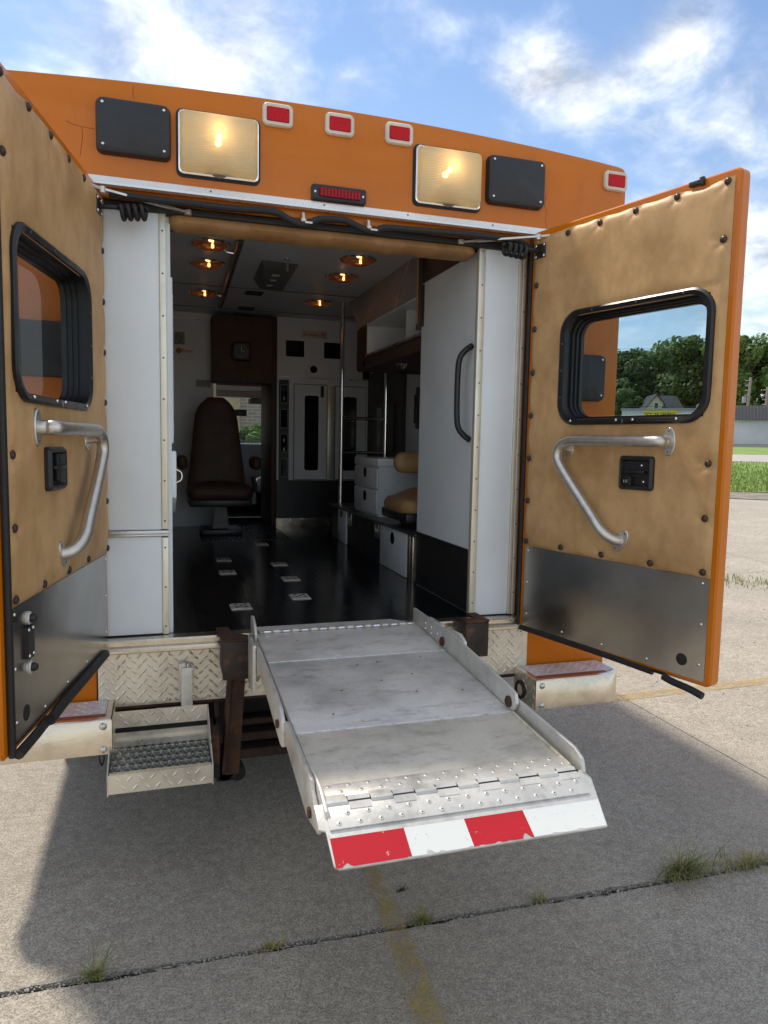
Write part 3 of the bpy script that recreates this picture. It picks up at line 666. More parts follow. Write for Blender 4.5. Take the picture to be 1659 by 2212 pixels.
def marker(x, z, w_=.108, h_=.078):
    x0, x1, z0, z1 = x-w_/2, x+w_/2, z-h_/2, z+h_/2
    mb = MB(H); mb.loft([rr(x0, x1, z0, z1, .018, -.002), rr(x0, x1, z0, z1, .018, .008), rr(x0+.004, x1-.004, z0+.004, z1-.004, .016, .013), rr(x0+.014, x1-.014, z0+.014, z1-.014, .005, .013), rr(x0+.015, x1-.015, z0+.015, z1-.015, .004, .009)], True, False)
    g = mb.build('marker_light', simple('aged_white_bezel', (.68, .63, .53), .5, grime=.15), amb, smooth=40)
    mb = MB(H); mb.loft([rr(x0+.014, x1-.014, z0+.014, z1-.014, .005, .008), rr(x0+.016, x1-.016, z0+.016, z1-.016, .005, .017)]); mb.build('lens', redlens, g)
for x, z in ((-.219, 2.654), (.005, 2.654), (.231, 2.654), (1.168, 2.600)): marker(x, z, h_=.077)
mb = MB(H); mb.loft([rr(-.097, .105, 2.382, 2.436, .008, -.002), rr(-.097, .105, 2.382, 2.436, .008, .016), rr(-.092, .100, 2.387, 2.431, .006, .020)]); g = mb.build('centre_brake_light', blackp, amb)
mb = MB(H); mb.loft([rr(-.072, .082, 2.392, 2.426, .005, .019), rr(-.070, .080, 2.394, 2.424, .005, .026)]); mb.build('lens', reddark, g)
for k in range(12):
    x = -.064+.0125*k
    mb = MB(H); mb.box(x, x+.005, .0255, .028, 2.396, 2.422); mb.build('lens_rib', redlens, g)
for x in (-.085, .093): put('screw', screw_me, (x, -.019, 2.409), (0, -1, 0), g)
for pts in ([(-.908, 2.538), (-.885, 2.53), (-.866, 2.527), (-.82, 2.525)], [(-.863, 2.526), (-.857, 2.505), (-.86, 2.487), (-.864, 2.46), (-.866, 2.435)], [(.853, 2.513), (.845, 2.472), (.862, 2.442), (.852, 2.419), (.862, 2.384)], [(-.70, 2.68), (-.702, 2.66), (-.699, 2.64)]):
    mb = MB(); mb.tube([(x+random.uniform(-.002, .002), 0, z) for x, z in pts], .0007, 4); mb.build('paint_crack', rust, amb)
# drip rail
mb = MB(H); mb.add([(-.86, y, z) for y, z in ((-.002, 2.379), (.008, 2.378), (.013, 2.360), (.028, 2.354), (.028, 2.346), (-.002, 2.346))]+[(.885, y, z) for y, z in ((-.002, 2.379), (.008, 2.378), (.013, 2.360), (.028, 2.354), (.028, 2.346), (-.002, 2.346))],
    [tuple(range(6)), tuple(range(6, 12))]+[(i, (i+1) % 6, 6+(i+1) % 6, 6+i) for i in range(6)])
g = mb.build('drip_rail', simple('bright_aluminium', (.80, .80, .78), .3, metal=.5, var=.04), amb)
for x in (-.45, -.05, .27, .62): put('screw', pin_me, (x, -.012, 2.367), (0, -1, 0), g)
# orange header reveal under the drip rail, dark gasket
mb = MB(); mb.box(-.845, .845, .0605, .10, 2.325, 2.36); mb.build('header_reveal', orange, amb)
mb = MB(); mb.box(-.845, .845, .012, .0595, 2.318, 2.3515); mb.build('header_lip', orange, amb, bevel=.004)
mb = MB(); mb.box(-.83, .83, .03, .085, 2.292, 2.317); mb.build('header_gasket', rubber, amb, bevel=.006)
for sgn in (-1, 1):
    mb = MB(); mb.box(*sorted((sgn*.832, sgn*.8445)), -.001, .10, .765, 2.317); mb.build('door_jamb', orange, amb, bevel=.002)
    mb = MB(); mb.box(*sorted((sgn*.818, sgn*.8315)), .012, .05, .77, 2.29); mb.build('jamb_seal', rubber, amb, bevel=.004)
# cables under header
def smoothpath(pts, n=8):
    pts = [Vector(p) for p in pts]; o_ = []
    for i in range(len(pts)-1):
        p0, p1, p2, p3 = pts[max(i-1, 0)], pts[i], pts[i+1], pts[min(i+2, len(pts)-1)]
        for k in range(n):
            t = k/n; o_.append(.5*((2*p1)+(-p0+p2)*t+(2*p0-5*p1+4*p2-p3)*t*t+(-p0+3*p1-3*p2+p3)*t**3))
    return o_+[pts[-1]]
cz_ = [(-.78, 2.316), (-.536, 2.316), (-.381, 2.316), (-.236, 2.320), (-.178, 2.299), (-.128, 2.288), (-.069, 2.312), (.0, 2.318), (.034, 2.316), (.096, 2.295), (.14, 2.291), (.175, 2.308), (.265, 2.312), (.5, 2.318), (.707, 2.315), (.775, 2.295)]
mb = MB(); mb.tube(smoothpath([(x, -.022, z) for x, z in cz_]), .0125, 10); mb.build('door_seal_hose', rubber, amb)
for x in (-.128, .115):
    mb = MB(); mb.tube([(x, .02, 2.335), (x, -.02, 2.325), (x, -.028, 2.30)], .006, 8); mb.lathe((x, -.026, 2.30), (0, 0, 1), [(.001, -.006), (.010, -.004), (.010, .006), (.001, .008)], 10); mb.box(x+.004, x+.03, -.037, -.033, 2.290, 2.296); mb.build('hose_clip', deck2, amb)
# padded header
mb = MB(); n = 90; loops = []
for i in range(n+1):
    x = -.588+1.17*i/n; w_ = .0012*math.sin(i*1.7)+.006*noise.noise(Vector((x*7, 0, 0)))+.003*noise.noise(Vector((x*25, 2, 0))); end = min(1, min(i, n-i)/2.5)**.5
    prof = [(.060, 2.33), (.052, 2.305), (.050, 2.298+w_*.3), (.044, 2.292), (.040, 2.27+w_*.2), (.050, 2.262+w_*.6), (.075, 2.254+w_*1.5), (.11, 2.252+w_*1.5), (.15, 2.26), (.16, 2.33)]
    loops.append([(x, .10+(y-.10)*(.6+.4*end), 2.28+(z-2.28)*(.5+.5*end)) for y, z in prof])
mb.loft(loops); g = mb.build('header_pad', vinyl('shaded_vinyl', (.40, .225, .095), (.28, .145, .055)), amb, smooth=60)  # darker copy of the tan vinyl, the header lip's shade put into its colour
mb = MB()
for i in range(44):
    x = -.56+1.11*i/44; mb.box(x, x+.013, .0445, .0475, 2.2945, 2.2985)
mb.build('stitching', simple('thread', (.22, .14, .06), .8), g, kind='stuff')
mb = MB(); mb.box(-.6, .6, .17, .20, 2.275, 2.54); mb.build('header_back', brownv, amb)
# white end panels and trims
def whitepanel(x0, x1, z0, z1, y=.05):
    mb = MB(); mb.box(x0, x1, y, y+.022, z0, z1); return mb.build('end_panel', laminate, amb, bevel=.0015)
whitepanel(-.8175, -.6225, 1.188, 2.33); whitepanel(-.8175, -.6225, .806, 1.163)
g = None
for z0, z1 in ((1.19, 2.33), (.803, 1.160)):
    mb = MB(); mb.box(-.622, -.600, .046, .078, z0, z1); g = mb.build('corner_trim', cream, amb, bevel=.002)
    k = z0+.03
    while k < z1-.02: put('screw', pin_me, (-.611, .0455, k), (0, -1, 0), g); k += .145
mb = MB(); mb.box(-.8175, -.598, .040, .075, 1.165, 1.173); mb.box(-.8175, -.598, .036, .075, 1.1735, 1.186); mb.build('divider_trim', brushed, amb, bevel=.002)
whitepanel(.6225, .770, .806, 2.33)
mb = MB(); mb.box(.594, .622, .046, .072, .803, 2.33); g = mb.build('corner_trim', cream, amb, bevel=.002)
for k in lin(.86, 2.28, 11): put('screw', pin_me, (.609, .0455, k), (0, -1, 0), g)
mb = MB(); mb.box(.771, .781, .040, .072, .806, 2.315); mb.box(.784, .795, .034, .072, .806, 2.315); mb.box(.7975, .806, .046, .072, .806, 2.315); g = mb.build('edge_track', cream, amb, bevel=.001)
for k in lin(.9, 2.2, 9): put('screw', pin_me, (.790, .0335, k), (0, -1, 0), g)
mb = MB(); mb.box(-.60, -.585, .078, .6, .80, 2.33); mb.build('left_cabinet_side', lam_in, amb)
# piano hinge and folded leaf inside the left jamb
mb = MB(); mb.box(-.585, -.578, .10, .25, 1.50, 2.09); hl = mb.build('cabinet_leaf', lam_in, amb)
for k in lin(1.53, 2.04, 21):
    mb = MB(); mb.cyl((-.580, .255, k), (-.580, .255, k+.019), .0075, 8); mb.build('hinge_knuckle', cream, hl)
mb = MB(); mb.quadbox([(-.592, .10, 1.30), (-.592, .085, 1.47), (-.592, .36, 1.47), (-.592, .36, 1.22)], [(-.569, .10, 1.30), (-.569, .085, 1.47), (-.569, .36, 1.47), (-.569, .36, 1.22)])
g = mb.build('side_box', laminate, amb, bevel=.003)
mb = MB(); mb.tube(smoothpath([(-.566, .2, 1.40), (-.55, .2, 1.39), (-.546, .2, 1.375), (-.55, .2, 1.36), (-.566, .2, 1.35)]), .003, 6); mb.build('latch', chrome, g)
# threshold
mb = MB(H); pr = [(-.06, .80), (-.02, .803), (.010, .803), (.014, .797), (.014, .783), (.026, .778), (.032, .770), (.032, .762), (.024, .757), (-.002, .757), (-.06, .757)]
mb.loft([[(-.82, y, z) for y, z in pr], [(.82, y, z) for y, z in pr]]); mb.build('door_sill', polished, amb, smooth=25)
mb = MB(); mb.box(-.83, .83, -.002, .05, .55, .7565); mb.build('skirt_backing', rust, amb)
# diamond plate skirt
mb = MB(H); mb.box(-.842, .842, .003, .007, .562, .7555); lozenges(mb, lambda p: H((p[0], .007+p[1], p[2])), -.838, .838, .567, .752); dp = mb.build('diamond_plate_skirt', dplate, amb, smooth=50)
for x in (-.82, -.60, -.46, -.2, .2, .62, .81):
    for z in (.575, .742): put('screw', pin_me, (x, -.008, z), (0, -1, 0), dp)
mb = MB(H); mb.box(-.844, .844, .001, .006, .552, .5605); mb.build('skirt_edge', rust, amb)
mb = MB(H); mb.box(-.569, -.545, .007, .04, .62, .715); mb.box(-.562, -.522, .041, .049, .553, .700); mb.box(-.543, -.534, .02, .04, .66, .71); g = mb.build('latch_plate', deck2, amb, bevel=.003)
for z in (.69, .60): put('screw', screw_me, (-.520, -.045, z), (1, 0, 0), g)

# ---- rear doors
win = (.177, .812, 1.595, 2.02)
def door(side):
    if side > 0: a, o0, sh = 1.2994, Vector((.7973, -.02, 0)), 0
    else: a, o0, sh = 1.3871, Vector((-.8044-.0185*math.sin(1.3871), -.02+.0185*math.cos(1.3871), 0)), -.03
    d = Vector((side*math.cos(a), -math.sin(a), 0)); nv = Vector((-side*math.sin(a), -math.cos(a), 0))
    F = lambda p: o0+d*(p[0]+sh)+nv*p[1]+Vector((0, 0, p[2]))
    F0 = lambda p: F(p)-o0
    W = .862 if side > 0 else .898; hs_ = 0 if side > 0 else -.045   # the left door's lining wraps closer to the hinge
    mb = MB(F); lo = lambda e, y, r: rr(-.005+hs_+e, W-e, .758+e, 2.354-e, r, y)
    hi = lambda e, y: rr(.196, .794, 1.609, 2.007, .075, y)
    mb.loft([hi(0, 0), lo(.006, 0, .02), lo(0, -.006, .022), lo(0, -.040, .022), lo(.008, -.050, .02), hi(0, -.050), hi(0, 0)], False, False)
    D = mb.build('rear_door', orange, amb, smooth=30)
    D['label'] = 'right rear door, padded tan inside, swung open' if side > 0 else 'left rear door, padded tan inside, swung open past the picture edge'
    riv = [(.821, 2.318), (.818, 2.149), (.812, 1.47), (.812, 1.297), (.816, 1.126), (.62, 1.126), (.411, 1.126), (.213, 1.127), (.024, 1.128), (.024, 1.294), (.024, 1.465), (.025, 1.635), (.026, 1.805), (.027, 1.975), (.029, 2.144), (.185, 2.311), (.336, 2.312), (.489, 2.315), (.648, 2.318)]
    riv = [(u+hs_ if u < .03 else u, z) for u, z in riv]
    # padded panel
    u0, u1, z0, z1 = .012+hs_, .841, 1.108, 2.332; nu, nz = 130, 190; vs = []; idx = {}; fs = []
    def hgt(u, z):
        e = min(u-u0, u1-u, z-z0, z1-z); h = .017*(1-math.exp(-max(e, 0)/.010))
        for (ru, rz) in riv:
            q = (u-ru)**2+(z-rz)**2
            if q < .02:
                th_ = math.atan2(z-rz, u-ru); h += .0011*math.cos(5*th_+ru*40)*math.exp(-(math.sqrt(q)-.022)**2/.00035)
                h -= .0085*math.exp(-q/.00040)+.0030*math.exp(-q/.0022)
        dw = max(win[0]-u, u-win[1], win[2]-z, z-win[3])
        if -.03 < dw < .06: h -= .004*math.exp(-max(dw, 0)/.012)
        h += .0022*noise.noise(Vector((u*4, z*4, side)))+.0004*noise.noise(Vector((u*14, z*14, side)))
        if z > 2.27: h += .0006*noise.noise(Vector((u*22, z*8, side*3)))
        return max(h, .0012)
    for j in range(nz+1):
        for i in range(nu+1):
            u = u0+(u1-u0)*i/nu; z = z0+(z1-z0)*j/nz; uu, zz = u, z
            et = math.exp(-(z1-z)/.03)
            dr = min(abs(u-r_[0]) for r_ in riv if r_[1] > 2.3); zz -= et*min(.012, dr*.09)*(1.6 if .66 < u < .80 else .6)
            dl = min(abs(z-r_[1]) for r_ in riv if r_[0] < .03); uu += math.exp(-(u-u0)/.03)*(.006-min(.006, dl*.08))*.6
            vs.append(F((uu, hgt(u, z), zz)))
    for j in range(nz):
        for i in range(nu):
            u = u0+(u1-u0)*(i+.5)/nu; z = z0+(z1-z0)*(j+.5)/nz
            if win[0]+.02 < u < win[1]-.02 and win[2]+.02 < z < win[3]-.02: continue
            a_ = j*(nu+1)+i; fs.append((a_, a_+1, a_+nu+2, a_+nu+1))
    me = bpy.data.meshes.new('door_pad'); me.from_pydata([tuple(v) for v in vs], [], fs); me.materials.append(tan)
    bm = bmesh.new(); bm.from_mesh(me); bmesh.ops.recalc_face_normals(bm, faces=bm.faces); bm.to_mesh(me); bm.free()
    if (me.polygons[10].normal.dot(nv)) < 0: me.flip_normals()
    me.polygons.foreach_set('use_smooth', [True]*len(me.polygons)); link('door_pad', me, D)
    for (u, z) in riv: put('rivet', button_me, F((u, .0085, z)), nv, D)
    # kick plate
    mb = MB(F); mb.loft([rr(.018+hs_, .840, .774, 1.1075, .008, .0002), rr(.018+hs_, .840, .774, 1.1075, .008, .003)]); mb.build('kick_plate', kick, D)
    for u, z in [(.034, 1.09), (.035, .96), (.037, .83), (.234, .797), (.428, .796), (.623, .794), (.819, .826), (.818, .958), (.815, 1.09)]: put('screw', screw_me, F((u+(hs_ if u < .04 else 0), .003, z)), nv, D)
    mb = MB(F); mb.lathe((.757, .003, .828), (0, 1, 0), [(.02, 0), (.02, .0012), (.001, .0014)], 20); mb.build('rubber_plug', rubber, D)
    # window
    lp = lambda a0, a1, b0, b1, r, y: rr(a0, a1, b0, b1, r, y, 8)
    mb = MB(F); seq = [lp(.177, .812, 1.595, 2.02, .085, .004), lp(.178, .811, 1.596, 2.019, .084, .020), lp(.185, .804, 1.603, 2.012, .08, .025), lp(.203, .786, 1.616, 2.000, .07, .021), lp(.205, .784, 1.618, 1.998, .07, -.012),
        lp(.214, .775, 1.621, 1.990, .065, -.012), lp(.215, .774, 1.622, 1.989, .065, -.026), lp(.222, .767, 1.624, 1.984, .06, -.026), lp(.223, .766, 1.625, 1.983, .06, -.040), lp(.230, .759, 1.628, 1.979, .055, -.040), lp(.230, .759, 1.628, 1.979, .055, -.056), lp(.19, .80, 1.60, 2.015, .08, -.056), lp(.19, .80, 1.60, 2.015, .08, -.049)]
    mb.loft(seq, False, False); wf = mb.build('window_frame', simple('gloss_black_frame', (.008, .008, .010), .36), D, smooth=35)
    mb = MB(F); mb.loft([lp(.226, .763, 1.631, 1.982, .056, -.050), lp(.226, .763, 1.631, 1.982, .056, -.053)]); mb.build('window_glass', glass, D)
    for u, z in [(.25, 1.6105), (.46, 1.6105), (.53, 1.6105), (.70, 1.6105)]: put('screw', screw_me, F((u, .0235, z)), nv, D)
    for u in (.33, .52, .70): put('screw', pin_me, F((u, .0235, 2.007)), nv, D)
    for z in (1.70, 1.80, 1.90): put('screw', pin_me, F((.194, .0235, z)), nv, D)
    mb = MB(F); mb.box(.4885, .4905, .0235, .0255, 1.597, 1.613); mb.build('frame_joint', chrome, D)
    # grab rail
    off = .062
    pts = [(.666, .012, 1.537), (.640, .04, 1.537), (.60, off, 1.537), (.33, off, 1.537), (.275, off, 1.533), (.238, off, 1.512), (.228, off, 1.478), (.245, off, 1.443), (.30, off, 1.38), (.40, off, 1.275), (.435, off, 1.237), (.465, off-.01, 1.208), (.490, .035, 1.192), (.503, .012, 1.188)]
    if side > 0: pts[0:3] = [(.676, .012, 1.537), (.668, .040, 1.537), (.640, off, 1.537)]
    else: pts[0:3] = [(.676, .012, 1.537), (.668, .040, 1.537), (.640, off, 1.537)]
    mb = MB(F); mb.tube(smoothpath(pts, 6), .0185, 18); gr = mb.build('grab_rail', rail, D, smooth=60)
    mb = MB(F); mb.tube([(.245, .012, 1.503), (.245, off, 1.512)], .0115, 12); mb.build('rail_stub', rail, D)
    for (u, z, ang, hh) in ((.676, 1.537, 90, .048), (.245, 1.503, 70, .028), (.503, 1.188, 55, .045)):
        mb = MB(F); lp2 = []
        for y, k in ((.006, 1), (.020, 1), (.0225, .93)):
            ring = []
            for q in range(24):
                t = 2*math.pi*q/24; ex, ez = hh*k*math.cos(t), .024*k*math.sin(t)
                ca, sa = math.cos(R(ang)), math.sin(R(ang)); ring.append((u+ex*ca-ez*sa, y, z+ex*sa+ez*ca))
            lp2.append(ring)
        mb.loft(lp2); fl = mb.build('rail_flange', rail, D)
        for s_ in (-1, 1):
            ca, sa = math.cos(R(ang)), math.sin(R(ang)); put('screw', pin_me, F((u+s_*hh*.72*ca, .0225, z+s_*hh*.72*sa)), nv, D)
    # latch handle box
    hb = (.488, .626, 1.371, 1.487)
    mb = MB(F); mb.loft([rr(*hb, .012, .006), rr(*hb, .012, .026), rr(hb[0]+.008, hb[1]-.008, hb[2]+.008, hb[3]-.008, .008, .034), rr(hb[0]+.014, hb[1]-.014, hb[2]+.014, hb[3]-.014, .006, .032), rr(hb[0]+.018, hb[1]-.018, hb[2]+.018, hb[3]-.018, .006, .020)], True, True)
    mb.build('latch_housing', blackp, D, smooth=25)
    mb = MB(F)
    mb.box(.510, .600, .020, .040, 1.428, 1.438)
    if side > 0: mb.box(.508, .546, .020, .037, 1.385, 1.415)
    else: mb.box(.545, .562, .020, .031, 1.395, 1.470)
    mb.build('latch_lever', blackp, D, bevel=.003)
    if side > 0:
        mb = MB(F); mb.box(.513, .540, .036, .0385, 1.390, 1.410); mb.build('lock_switch', darkglass, D, bevel=.002)
        mb = MB(F); mb.box(.519, .521, .0385, .0389, 1.395, 1.405); mb.box(.526, .5275, .0385, .0389, 1.395, 1.405); mb.box(.532, .534, .0385, .0389, 1.395, 1.405); mb.build('switch_mark', stick, D)
        for u, z in ((.575, 1.455), (.585, 1.40)): put('screw', screw_me, F((u, .020, z)), nv, D)
        # bottom seal, torn
        mb = MB(F); mb.tube(smoothpath([(.0, .004, .765), (.2, .006, .764), (.45, .008, .762), (.655, .010, .757)]), .0105, 8); mb.build('bottom_seal', rubber, D)
        mb = MB(F); mb.tube(smoothpath([(.70, .012, .755), (.74, .014, .748), (.80, .014, .742), (.845, .012, .732)]), .0125, 8); mb.build('torn_seal', rubber, D)
        mb = MB(F); mb.box(.654, .70, .001, .008, .757, .766); mb.build('seal_gap', under, D)
        mb = MB(F); mb.tube([(.0, .012, .77), (.0, .012, 2.33)], .006, 6); mb.build('side_seal', rubber, D)
        mb = MB(F); mb.box(.69, .738, .0005, .012, 2.334, 2.349); mb.box(.728, .742, .0005, .014, 2.330, 2.355); mb.build('top_latch', blackp, D, bevel=.002)
    else:
        # heavy rubber edge seal down the free edge and along the bottom
        mb = MB(F); mb.box(.846, .860, .0, .012, .758, 2.345); mb.box(.8605, .874, .0, .016, .758, 2.345); mb.build('edge_seal', rubber, D, bevel=.005)
        mb = MB(F); mb.tube(smoothpath([(-.045, .010, .766), (.25, .012, .762), (.48, .012, .760), (.62, .014, .754)]), .0145, 8); mb.build('bottom_seal', rubber, D)
        mb = MB(F); mb.tube(smoothpath([(.66, .010, .758), (.72, .012, .757), (.84, .012, .755)]), .0125, 8); mb.build('torn_seal', rubber, D)
        mb = MB(F); mb.box(.62, .665, .001, .02, .75, .768); mb.build('seal_gap', under, D)
        for z in (1.063, .938):
            mb = MB(F); mb.lathe((.735, .003, z), (0, 1, 0), [(.017, 0), (.017, .006), (.013, .009), (.012, .008)], 20); mb.build('socket_ring', deck2, D)
            mb = MB(F); mb.lathe((.735, .004, z), (0, 1, 0), [(.011, 0), (.011, .014), (.007, .021), (.001, .022)], 16); mb.build('socket_bolt', blackp, D)
        mb = MB(F); mb.loft([rr(.715, .757, .962, 1.043, .004, .003), rr(.715, .757, .962, 1.043, .004, .012)]); mb.build('lock_plate', blackp, D)
        for u in (.722, .750):
            for z in (.970, 1.036): put('screw', screw_me, F((u, .012, z)), nv, D)
    # power transfer plate and coiled cord
    mb = MB(F); mb.box(.028, .082, .012, .021, 2.243, 2.298); pl = mb.build('cord_plate', blackp, D, bevel=.003)
    for u in (.034, .076):
        for z in (2.250, 2.291): put('screw', screw_me, F((u, .021, z)), nv, D)
    st_ = F((.052, .022, 2.268)); en = Vector((side*.70, .03, 2.29)); pts = [st_, st_+nv*.045+Vector((0, 0, .0))]
    ax0 = st_+nv*.06+Vector((0, .015, -.012)); ax1 = ax0+Vector((-side*.085, .01, .012))
    for k in range(41):
        t = k/40; c = ax0.lerp(ax1, t); a_ = t*4.0*2*math.pi+1.0
        pts.append(c+Vector((0, math.cos(a_)*.019, math.sin(a_)*.021)))
    pts.append(en)
    mb = MB(); mb.tube(smoothpath(pts, 3), .0075, 8); mb.build('coiled_cord', rubber, D, smooth=60)
    # hold-open rod
    a0 = F((.055, .03, 2.322)); b0 = Vector((side*.512, .055, 2.300)); b0 = Vector((-.525, .030, 2.300)) if side < 0 else Vector((.505, .030, 2.302))
    mb = MB(); dirv = (b0-a0).normalized(); up_ = Vector((0, 0, 1)); s2 = dirv.cross(up_).normalized()
    def bar(p, q, w2, h2):
        return mb.quadbox([p+s2*w2+up_*h2, p-s2*w2+up_*h2, p-s2*w2-up_*h2, p+s2*w2-up_*h2], [q+s2*w2+up_*h2, q-s2*w2+up_*h2, q-s2*w2-up_*h2, q+s2*w2-up_*h2])
    bar(a0, b0, .008, .0035); mb.lathe(b0, (0, 0, 1), [(.001, -.008), (.013, -.008), (.013, .008), (.001, .008)], 12)
    mb.lathe(a0-Vector((0, 0, .004)), (0, 0, 1), [(.001, -.008), (.011, -.008), (.011, .012), (.001, .014)], 12)
    mb.tube([a0, F((.085, .0, 2.325))], .006, 8); mb.build('hold_open_rod', rail, D)
    return D
door(1); door(-1)

# ---- bumper ends
def bumper(side):
    X0, X1, Y0, zt, zb = .788, 1.20, -.19, .591, .470
    def outl(e, z):
        r = .085-e; p = [(X0+e, -.008), (X0+e, Y0+e)]
        for k in range(9):
            a = R(-90+90*k/8); p.append((X1-.085+r*math.cos(a), Y0+.085+r*math.sin(a)))
        p.append((X1-e, -.008)); return [(side*x, y, z) for x, y in p]
    mb = MB(); mb.loft([outl(0, zb), outl(0, zt-.006), outl(.004, zt-.001), outl(.02, zt), outl(.022, zt-.003)], True, True)
    B = mb.build('bumper_step', polished, amb, smooth=40)
    mb = MB(); mb.box(*sorted((side*(X0+.022), side*(X1-.022))), Y0+.05, -.009, zt-.0035, zt+.0015)
    lozenges(mb, lambda p: Vector((side*p[0], p[2], zt+.0015+p[1])), X0+.024, X1-.03, Y0+.052, -.012, pitch=.036); mb.build('step_tread', treadm, B, smooth=50)
    mb = MB(); mb.box(*sorted((side*(X0+.022), side*(X1-.07))), Y0+.024, Y0+.047, zt-.0035, zt+.001); mb.build('reflective_strip', simple('faded_red_strip', (.22, .06, .04), .5), B)
    mb = MB(); fr_ = lambda p: Vector((side*(X0-.0005-p[1]), p[0], p[2])); mb.add([fr_((Y0+.001, .001, zb)), fr_((-.010, .001, zb)), fr_((-.010, .001, zt-.001)), fr_((Y0+.001, .001, zt-.001))], [(0, 1, 2, 3)])
    lozenges(mb, lambda p: fr_((p[0], .001+p[1], p[2])), Y0+.005, -.012, zb+.002, zt-.002, pitch=.036); mb.build('end_plate', dplate, B, smooth=50)
    for z in (.487, .566): put('bolt', bolt_me, (side*.815, Y0, z), (0, -1, 0), B)
    if side > 0:
        mb = MB(); c = (X0-.001, -.078, .518)
        mb.lathe(c, (-1, 0, 0), [(.036, 0), (.038, .012), (.032, .016), (.026, .014), (.025, .004)], 24); mb.build('rubber_ring', rubber, B)
        mb = MB(); mb.lathe(c, (-1, 0, 0), [(.026, .002), (.026, .008), (.001, .009)], 20); mb.build('cream_plug', simple('cream_plastic', (.55, .50, .36), .5), B)
bumper(1); bumper(-1)

# ---- side step
sp = MB()
X0, X1 = -.795, -.472
mb = MB(); mb.box(X0, X1, -.300, -.296, .381, .443); lozenges(mb, lambda p: Vector((p[0], -.300-p[1], p[2])), X0+.002, X1-.002, .383, .442, pitch=.035); stp = mb.build('folding_step', dplate, amb, smooth=50)
mb = MB(); mb.box(X0, X1, -.052, -.048, .502, .560); lozenges(mb, lambda p: Vector((p[0], -.052-p[1], p[2])), X0+.002, X1-.002, .503, .559, pitch=.035)
mb.box(X0, X1, -.056, -.053, .462, .485); mb.build('riser_plate', dplate, stp, smooth=50)
mb = MB(); mb.box(X0, X1, -.05, -.046, .38, .50); mb.build('riser_back', under, stp)
mb = MB(); mb.box(X0, X1, -.075, -.056, .44, .462); mb.build('tread_rear_edge', dplate, stp)
for x in (X0-.004, X1+.0005):
    mb = MB(); mb.add([(x, -.30, .375), (x, -.30, .445), (x, -.05, .56), (x, -.05, .43), (x+.0035, -.30, .375), (x+.0035, -.30, .445), (x+.0035, -.05, .56), (x+.0035, -.05, .43)], [(0, 1, 2, 3), (7, 6, 5, 4), (0, 4, 5, 1), (1, 5, 6, 2), (2, 6, 7, 3), (3, 7, 4, 0)]); mb.build('step_cheek', deck2, stp)
# grip-strut tread: wavy ribbons touching at their crests
mb = MB(); rows = 5; nd = 12
for r_ in range(rows):
    yc = -.272+.046*r_
    for sg in (-1, 1):
        pts = []
        for k in range(nd*8+1):
            x = X0+.004+(X1-X0-.008)*k/(nd*8); ph = 2*math.pi*(k/8)+(math.pi if r_ % 2 else 0)
            pts.append((x, yc+sg*(.0125+.0105*math.cos(ph)), .444+.0035*math.cos(ph)))
        for i in range(len(pts)-1):
            (xa, ya, za), (xb, yb, zb_) = pts[i], pts[i+1]
            mb.quadbox([(xa, ya-.0022, .4385), (xb, yb-.0022, .4385), (xb, yb+.0022, .428), (xa, ya+.0022, .428)], [(xa, ya-.0022, za), (xb, yb-.0022, zb_), (xb, yb+.0022, zb_), (xa, ya+.0022, za)])
mb.build('grip_tread', simple('galvanised_steel', (.62, .62, .58), .35, metal=.6), stp, smooth=0, kind='stuff')
mb = MB(); mb.box(X0+.004, X1-.004, -.292, -.06, .384, .388); mb.build('step_shade_pan', under, stp)  # added dark sheet, stands in for the shadow and black parts below the tread
mb = MB(); mb.box(X0+.002, X1-.002, -.2955, -.283, .440, .446); mb.build('tread_lip', polished, stp)
mb = MB(); mb.tube(smoothpath([(-.83, -.10, .47), (-.835, -.11, .43), (-.828, -.11, .40), (-.82, -.10, .42), (-.825, -.09, .46)]), .003, 6); mb.build('hanging_wire', rubber, amb)

# ---- lift
lf = lambda x, t, h=0: Vector((x, -.088-t*math.cos(.073)-h*math.sin(.073)*0, .820-t*math.sin(.073)+h))
LF = lambda p: lf(p[0], p[1], p[2])
seams = [0, .289, .792, 1.123]
lift = thing('x', 'x', 'x', (0, 0, 0)); bpy.data.objects.remove(lift)
mb = MB(LF); mb.box(-.300, .318, .003, .286, -.022, 0); lift = mb.build('wheelchair_lift', deck, amb, bevel=.002)
mb = MB(LF); mb.box(-.300, .318, .291, .789, -.022, 0); mb.build('deck_panel', deck, lift, bevel=.002)
mb = MB(LF); mb.box(-.300, .318, .794, 1.10, -.022, 0); mb.build('deck_panel', alum('dusty_aluminium_deck', (.68, .635, .54), .5, .65, 5, (.4, 1, 1), metal=.25).m, lift, bevel=.002)
for t in (.2885, .7915):
    mb = MB(LF); mb.tube([(-.298, t, -.001), (.316, t, -.001)], .0035, 6); mb.build('weld_seam', alum('weld_bead', (.7, .7, .7), .4, .3, 40).m, lift)
# drain holes and dents
holes = [(-.17, .10), (.02, .50), (-.02, .36), (.05, .35), (.21, .33), (-.12, .55), (.10, .60), (.24, .62), (-.18, .70), (.13, .47)]
mb = MB(LF)
for x, t in holes: mb.lathe((x, t, .0002), (0, 0, 1), [(.0032, 0), (.0032, .0006), (.001, .0006)], 10)
mb.build('drain_hole', under, lift)
